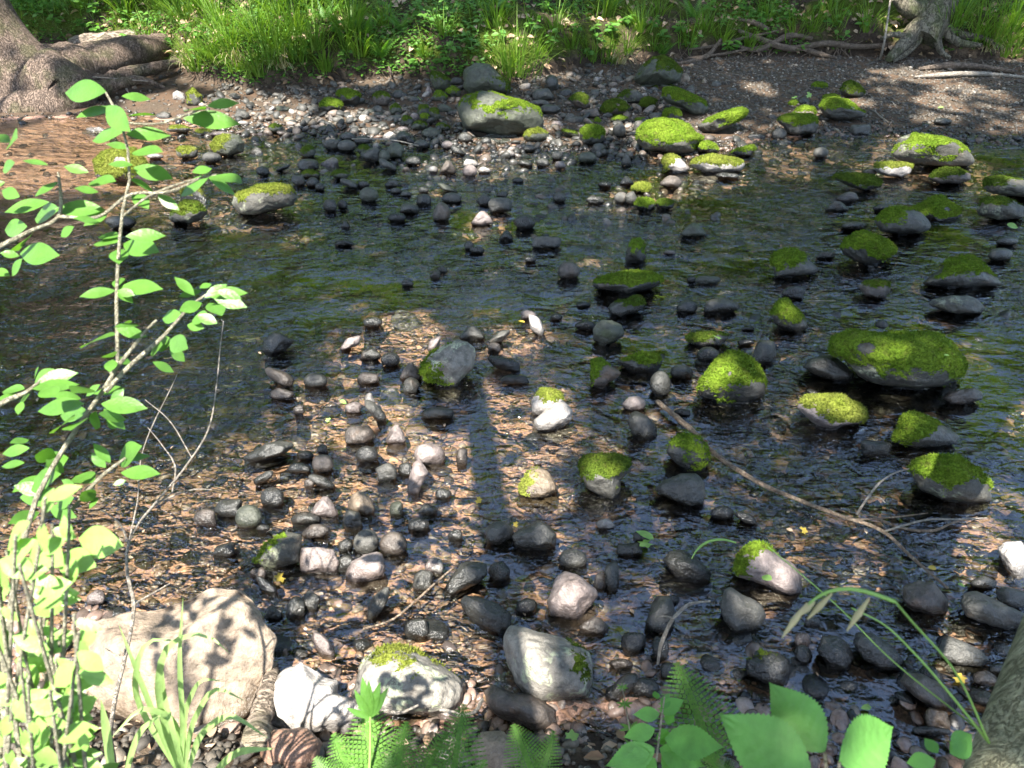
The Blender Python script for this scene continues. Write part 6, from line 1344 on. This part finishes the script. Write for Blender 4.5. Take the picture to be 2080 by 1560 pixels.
# ------------------------------------------------------------------ trees overhead: their crowns shade the stream
# sunlit places (photo pixels): the crowns are open above them
LIT = [(110,300,150,60),(60,280,90,45),(160,262,80,22),(20,330,60,40),(930,950,58,95),(870,920,40,60),(905,1005,55,50),(1015,850,38,55),(1055,870,60,70),(1090,830,60,40),(1120,850,50,50),(1045,940,50,55),(1085,980,50,45),(1010,790,14,40),(970,780,16,30),
 (800,650,70,45),(760,690,70,40),(840,700,60,40),(720,720,40,30),(690,700,30,25),(740,820,80,40),(690,830,50,35),(800,800,40,30),(640,800,40,25),(830,880,40,30),(780,880,40,25),(660,850,50,25),(720,880,40,20),(600,770,30,20),
 (860,1050,50,35),(730,1120,40,45),(700,1170,60,40),(770,1180,50,40),(640,1130,45,25),(650,1030,40,25),(730,1030,30,25),(850,1180,45,25),(950,1070,45,25),(1010,1080,25,20),(1110,1080,22,25),(1160,1200,45,40),(1190,1240,30,15),(1170,1155,30,15),
 (1085,1340,36,55),(1070,1300,35,30),(800,1365,65,50),(900,1370,50,25),(650,1300,70,60),(620,1240,50,40),(720,1290,50,40),(920,1310,55,45),(970,1360,40,40),(880,1270,40,25),(1040,1430,50,30),(1080,1450,40,22),
 (1690,825,52,36),(1650,830,25,20),(1800,880,15,8),(1915,965,45,36),(1990,1000,28,34),(1575,1140,42,40),(1600,1175,34,36),(1545,1115,20,15),(2050,835,50,28),(2020,820,30,15),(2060,1010,35,30),(2065,1120,30,70),(1990,1130,45,45),(1940,1110,30,25),(1990,1060,40,20),
 (1510,1235,32,22),(1810,1180,40,28),(1760,1140,25,18),(1225,985,28,26),(1210,960,20,15),(1085,655,26,28),(1050,640,40,22),(1010,685,26,16),(945,680,22,14),(1060,700,20,26),(1395,1160,22,16),(1460,790,25,35),(1430,770,16,12),(1540,1225,15,12),(1370,790,30,18),(1320,760,16,10),(1690,1120,18,12),(1730,1185,26,18),(1330,830,14,12),(1300,820,16,12),
 (1880,1210,36,24),(1960,1270,40,26),(1920,1320,40,25),(1860,1310,22,16),
 (110,290,110,40),(190,330,80,28),(60,270,70,25),(250,310,70,45),(320,330,60,30),(390,410,70,26),(330,390,60,22),(460,430,60,14),(540,400,48,24),(240,400,50,18),(150,470,60,10),(590,460,26,10),(350,250,80,35),(430,250,80,32),(490,230,70,20),(560,240,50,16),(410,300,60,25),(310,205,60,16),(560,210,60,10),(460,200,60,14),(690,235,40,10),(800,262,26,8),
 (950,330,75,22),(905,335,40,14),(1000,310,60,16),(1050,320,40,18),(760,260,30,10),(720,225,30,10),(855,330,22,10),(955,345,40,8),(870,375,20,5),(980,440,30,16),(935,455,16,8),(1220,405,60,9),(1300,385,50,22),(1360,365,55,20),(1375,335,40,22),(1450,330,60,18),(1480,350,40,10),(1410,365,30,10),(1350,290,55,28),(1400,285,40,16),(1455,260,45,14),(1470,285,50,14),(1510,290,25,8),(1430,300,30,8),(1150,285,35,14),(1060,250,38,20),(1005,225,45,10),(1265,250,20,8),(1200,265,18,6),(1190,205,14,5),(1110,245,12,6),
 (1870,320,70,28),(1930,310,50,22),(1965,330,24,18),(1840,340,40,14),(1830,290,40,14),(1790,325,24,10),(1700,300,30,12),(1905,198,36,10),(1545,170,22,6),(1730,200,18,6),(1905,235,24,7),(1990,175,30,5),(1850,143,30,4),(1900,153,60,5),(2040,370,40,12),(1200,515,14,8),(1290,560,24,8),(1060,520,8,5),(450,705,24,12),(1590,310,20,5),(1640,225,20,6),(1605,245,20,6),(1700,218,24,7),
 (770,165,36,11),(60,140,60,45),(120,180,50,30),(30,200,50,25),(130,110,40,18),(230,110,60,22),(300,95,50,18),(200,70,40,12),(400,70,60,40),(460,110,70,40),(420,140,50,24),(350,90,50,25),(500,60,40,30),(560,80,30,25),(330,50,50,14),(400,20,60,16),(480,20,40,16),(610,90,20,18),(250,165,60,16),(1030,120,45,25),(900,55,24,10),(860,105,20,12),(1010,85,30,16),(1080,130,30,20),(820,120,18,6),(1820,60,18,20),(2050,90,20,30),(1130,40,30,10),(1240,80,20,8),(680,40,30,16)]
lit = []
for px, py, rx, ry in LIT:
    g = hit_terrain(px, py) if py < 170 else hit(px, py, .05)
    dv = g-CAM; dep = dv@FW; sd = -dv[2]/np.linalg.norm(dv)
    k = 0 if py >= 170 else .5
    if 600 < px < 1160 and 620 < py < 1090: rx, ry = rx*1.15, ry*1.15
    rxw, ryw = rx/FPX*dep, ry/FPX*dep/max(sd*(1-k)+k, .1)
    f = g-SUN*(g[2]/SUN[2]); lit.append((f[0], f[1], rxw, ryw))
# the sunny near-left corner: slab, white rock, sapling and shrub
for x, y, rx, ry in [(-.55, 1.35, .45, .4), (-.42, 2.0, .3, .4), (-.42, 2.42, .36, .3), (-.72, 2.1, .35, .4), (-1.15, 1.75, .62, .50), (-.75, 1.45, .40, .38), (-1.3, 1.35, .6, .5), (-.72, 1.68, .45, .35), (-1.25, 2.25, .45, .5), (-.42, 1.35, .22, .22), (-1.6, 1.9, .5, .7), (-.62, 1.9, .22, .14)]: lit.append((x, y, rx, ry))
lit = np.array(lit)
def is_lit(G, grow=1.0):
    out = np.zeros(len(G), bool); mg = (.02+.07*smooth((lit[:, 1]-3.5)/2))[None]
    for a in range(0, len(G), 20000):
        q_ = G[a:a+20000]; d = ((q_[:, None, 0]-lit[None, :, 0])/(lit[None, :, 2]*grow+mg))**2+((q_[:, None, 1]-lit[None, :, 1])/(lit[None, :, 3]*grow+mg))**2
        out[a:a+20000] = d.min(1) < 1
    return out
DAP = [(760,1500,190,120),(1650,1500,260,120),(470,75,150,75),(300,60,160,50),(620,60,60,60),(90,150,110,70),(180,270,220,60),(420,300,200,70),(700,150,120,30),(1050,100,110,60),(900,60,80,50),(1250,60,80,40),(1900,200,160,50),(1500,300,160,60),(1050,310,160,50)]
dap = []
for px, py, rx, ry in DAP:
    g = hit_terrain(px, py); dv = g-CAM; dep = dv@FW; sd = -dv[2]/np.linalg.norm(dv); k = 0 if py >= 170 else .5
    f = g-SUN*(g[2]/SUN[2]); dap.append((f[0], f[1], rx/FPX*dep, ry/FPX*dep/max(sd*(1-k)+k, .1)))
dap = np.array(dap)
NL_ = 125000
G = np.stack([rng.uniform(-9.5, 10, NL_), rng.uniform(-1.0, 14.0, NL_), np.zeros(NL_)], 1)
H = rng.uniform(6.2, 9.5, NL_)+.8*snoise(G, .5, 77)+4.2*smooth((G[:, 1]-3.0)/3)
wob = 1+.22*snoise(G, 3.0, 71)
keep = ~is_lit(G+np.stack([.03*snoise(G, 5, 72), .03*snoise(G, 5, 73), 0*H], 1), 1.0) | (rng.random(NL_) < .02)
ind = (((G[:, None, 0]-dap[None, :, 0])/dap[None, :, 2])**2+((G[:, None, 1]-dap[None, :, 1])/dap[None, :, 3])**2).min(1) < 1
keep &= ~(ind & (rng.random(NL_)+.45*snoise(G, 2.2, 66) < .62))
G = G[keep]; H = H[keep]
POS = G+SUN*(H/SUN[2])[:, None]
lp = [plane(a, b, -.03)+SUN*(z_/SUN[2]) for a, b, z_ in [(1060,1500,3.4), (1003,1060,3.7), (978,900,3.9), (955,770,4.1), (938,680,4.3), (925,600,4.6)]]
mb = MB(); trunkmesh(mb, [lp[0]+np.array([.4, -2.2, -.9])]+lp, [.085, .078, .074, .07, .066, .06, .04], 10, .05, 4, 40)
lo = np.array(NEAR_TREE.location); mb.V = [v-lo for v in mb.V]; mb.build('limb', M['bark_n'], NEAR_TREE)
TREES = [('canopy_tree', np.array([-4.6, -2.6, .5]), 'broadleaf tree rising behind the left of the near bank, its crown shading the stream'),
         ('canopy_tree', np.array([3.2, -3.0, .5]), 'broadleaf tree rising behind the right of the near bank, its crown shading the stream'),
         ('canopy_tree', np.array([-.6, -4.2, .5]), 'tall broadleaf tree behind the viewer, its crown shading midstream'),
         ('canopy_tree', np.array([8.2, 1.0, .4]), 'broadleaf tree on the right bank, its crown shading the gravel bar'),
         (None, np.array([1.7, -1.2, 1.0]), None),
         ('canopy_tree', np.array([-8.2, 1.6, .4]), 'broadleaf tree on the left bank, its crown shading the pool')]
near = np.argmin(np.stack([np.hypot(POS[:, 0]-t[1][0], POS[:, 1]-t[1][1]-3.0) for t in TREES]), 0)
QT = (np.array([[0, 0, 0], [.45, .30, .03], [1, 0, -.06], [.45, -.30, .03]]), np.array([[0, 1, 2, 3]]))
for k, (nm, b, lab) in enumerate(TREES):
    p = POS[near == k]; N = len(p)
    if nm is None: root = NEAR_TREE; b = np.array(root.location)
    else: root = empty(nm, b); tag(root, lab, 'tree', 'trees overhead')
    ax = randunit(N); V, F = scatter(*QT, p-ax*.07, frames(ax, randunit(N)*.9+SUN), np.where(p[:, 1]+.577*p[:, 2] < 4, rng.uniform(.12, .2, N), rng.uniform(.17, .28, N)))
    obj('crown', V-b, F[:, :], M['canopy'], root)
    if nm is None: continue
    ctr = p.mean(0); top = np.array([b[0]*.85+ctr[0]*.15, b[1]+.6, 9.5])
    mb = MB(); trunkmesh(mb, [b-UPV*.3, b+UPV*2+[.05, .05, 0], (b+top)/2+UPV, top], [.30, .24, .19, .08], 16, .06, k, 30)
    rr = np.random.default_rng(k)
    for j in range(7):
        s = b+(top-b)*rr.uniform(.45, .95); e = p[rr.integers(0, N)]
        mb.tube(resample([s, (s+e)/2+UPV*.4, e], 12), np.linspace(.06, .012, 12), 7)
    mb.V = [v-b for v in mb.V]; mb.build('trunk', M['bark_r'], root)

# ------------------------------------------------------------------ woodland beyond the far bank (seen in the water)
rr = np.random.default_rng(99)
for k in range(26):
    x = -17+k*1.36+rr.normal(0, .5); y = rr.uniform(13.4, 19); gz = float(terrain(np.clip(x, -8, 8), min(y, 20)))
    b = np.array([x, y, gz-.1]); big = x < -2.2 or x > 2.6; hgt = rr.uniform(4.6, 5.8)+(2.6 if x < -2.2 else 0)+(1.5 if x > 2.6 else 0); lx = rr.normal(0, .4)
    root = empty('woodland_tree', b); tag(root, None, 'tree', 'woodland trees beyond the far bank')
    mb = MB(); trunkmesh(mb, [b, b+[lx*.3, 0, hgt*.4], b+[lx, 0, hgt*.95]], [.16, .11, .03], 12, .06, k, 24)
    N = 7500 if big else 3600; u = rr.random(N); c = rr.normal(size=(14, 3))*[1.15, 1.0, hgt*.3]+[lx*.6, -.2, hgt*.5]; c[:, 2] = np.clip(c[:, 2], .5, hgt)
    for q_ in c[::2]: mb.tube(resample([b+[lx*.4, 0, min(q_[2], hgt*.8)*.8], b+q_], 6), np.linspace(.03, .008, 6), 5)
    mb.V = [v-b for v in mb.V]; mb.build('trunk', M['bark_r'], root)
    ci = rr.integers(0, 14, N); p = c[ci]+rr.normal(size=(N, 3))*[.5, .5, .36]; p[:, 2] = np.clip(p[:, 2], .25, None)
    ax = rr.normal(size=(N, 3)); V, F = scatter(*QT, p, frames(ax, rr.normal(size=(N, 3))+[0, -.6, .8]), rr.uniform(.16, .30, N))
    obj('crown', V, F, M['far_leaf'], root)
    side = 'left' if x < -3 else ('right' if x > 3 else 'middle')
    root['label'] = f"woodland tree beyond the far bank, number {k+1} counted from the left"

for k in range(22):                            # shrubs under the woodland edge
    x = -14+k*1.3+rr.normal(0, .3); y = rr.uniform(12.7, 13.8); b = np.array([x, y, float(terrain(np.clip(x, -8, 8), y))])
    root = empty('woodland_shrub', b); tag(root, f'leafy shrub at the woodland edge beyond the far bank, number {k+1} from the left', 'shrub', 'shrubs at the woodland edge')
    N = 1500; hg = rr.uniform(1.2, 2.6); p = rr.normal(size=(N, 3))*[.42, .36, hg*.28]+[0, 0, hg*.5]; p[:, 2] = np.abs(p[:, 2])
    V, F = scatter(*QT, p, frames(rr.normal(size=(N, 3)), rr.normal(size=(N, 3))+[0, -.6, .8]), rr.uniform(.09, .18, N)); obj('foliage', V, F, M['far_leaf'], root)
    mb = MB()
    for j in range(5): mb.tube(resample([[0, 0, -.1], [rr.normal(0, .1), rr.normal(0, .1), hg*.4], [rr.normal(0, .35), rr.normal(0, .3), hg*.85]], 6), np.linspace(.015, .005, 6), 5)
    mb.build('stem', M['bark_r'], root)

# ------------------------------------------------------------------ light
w = bpy.data.worlds.new('World'); scn.world = w; w.use_nodes = True
nt_ = w.node_tree; bg = nt_.nodes['Background']; sky = nt_.nodes.new('ShaderNodeTexSky'); sky.sky_type = 'NISHITA'; sky.sun_disc = False
sky.sun_elevation = SUN_EL; sky.sun_rotation = math.atan2(SUN[0], SUN[1]); sky.air_density = 1.0; sky.dust_density = 1.5
nt_.links.new(sky.outputs[0], bg.inputs[0]); bg.inputs[1].default_value = .15
sl = bpy.data.lights.new('sun', 'SUN'); sl.energy = 5.0; sl.angle = R(.5); sl.color = (1, .95, .87)
so = bpy.data.objects.new('sun', sl); COL.objects.link(so); so.rotation_euler = Vector(SUN).to_track_quat('Z', 'Y').to_euler()
scn.view_settings.view_transform = 'Standard'; scn.view_settings.look = 'None'; scn.view_settings.gamma = 1; scn.view_settings.exposure = 2.25
scn.cycles.use_denoising = True
scn.cycles.max_bounces = 8; scn.cycles.diffuse_bounces = 4; scn.cycles.glossy_bounces = 3; scn.cycles.transparent_max_bounces = 12; scn.cycles.transmission_bounces = 4
scn.cycles.sample_clamp_indirect = 6; scn.cycles.caustics_reflective = False; scn.cycles.caustics_refractive = False
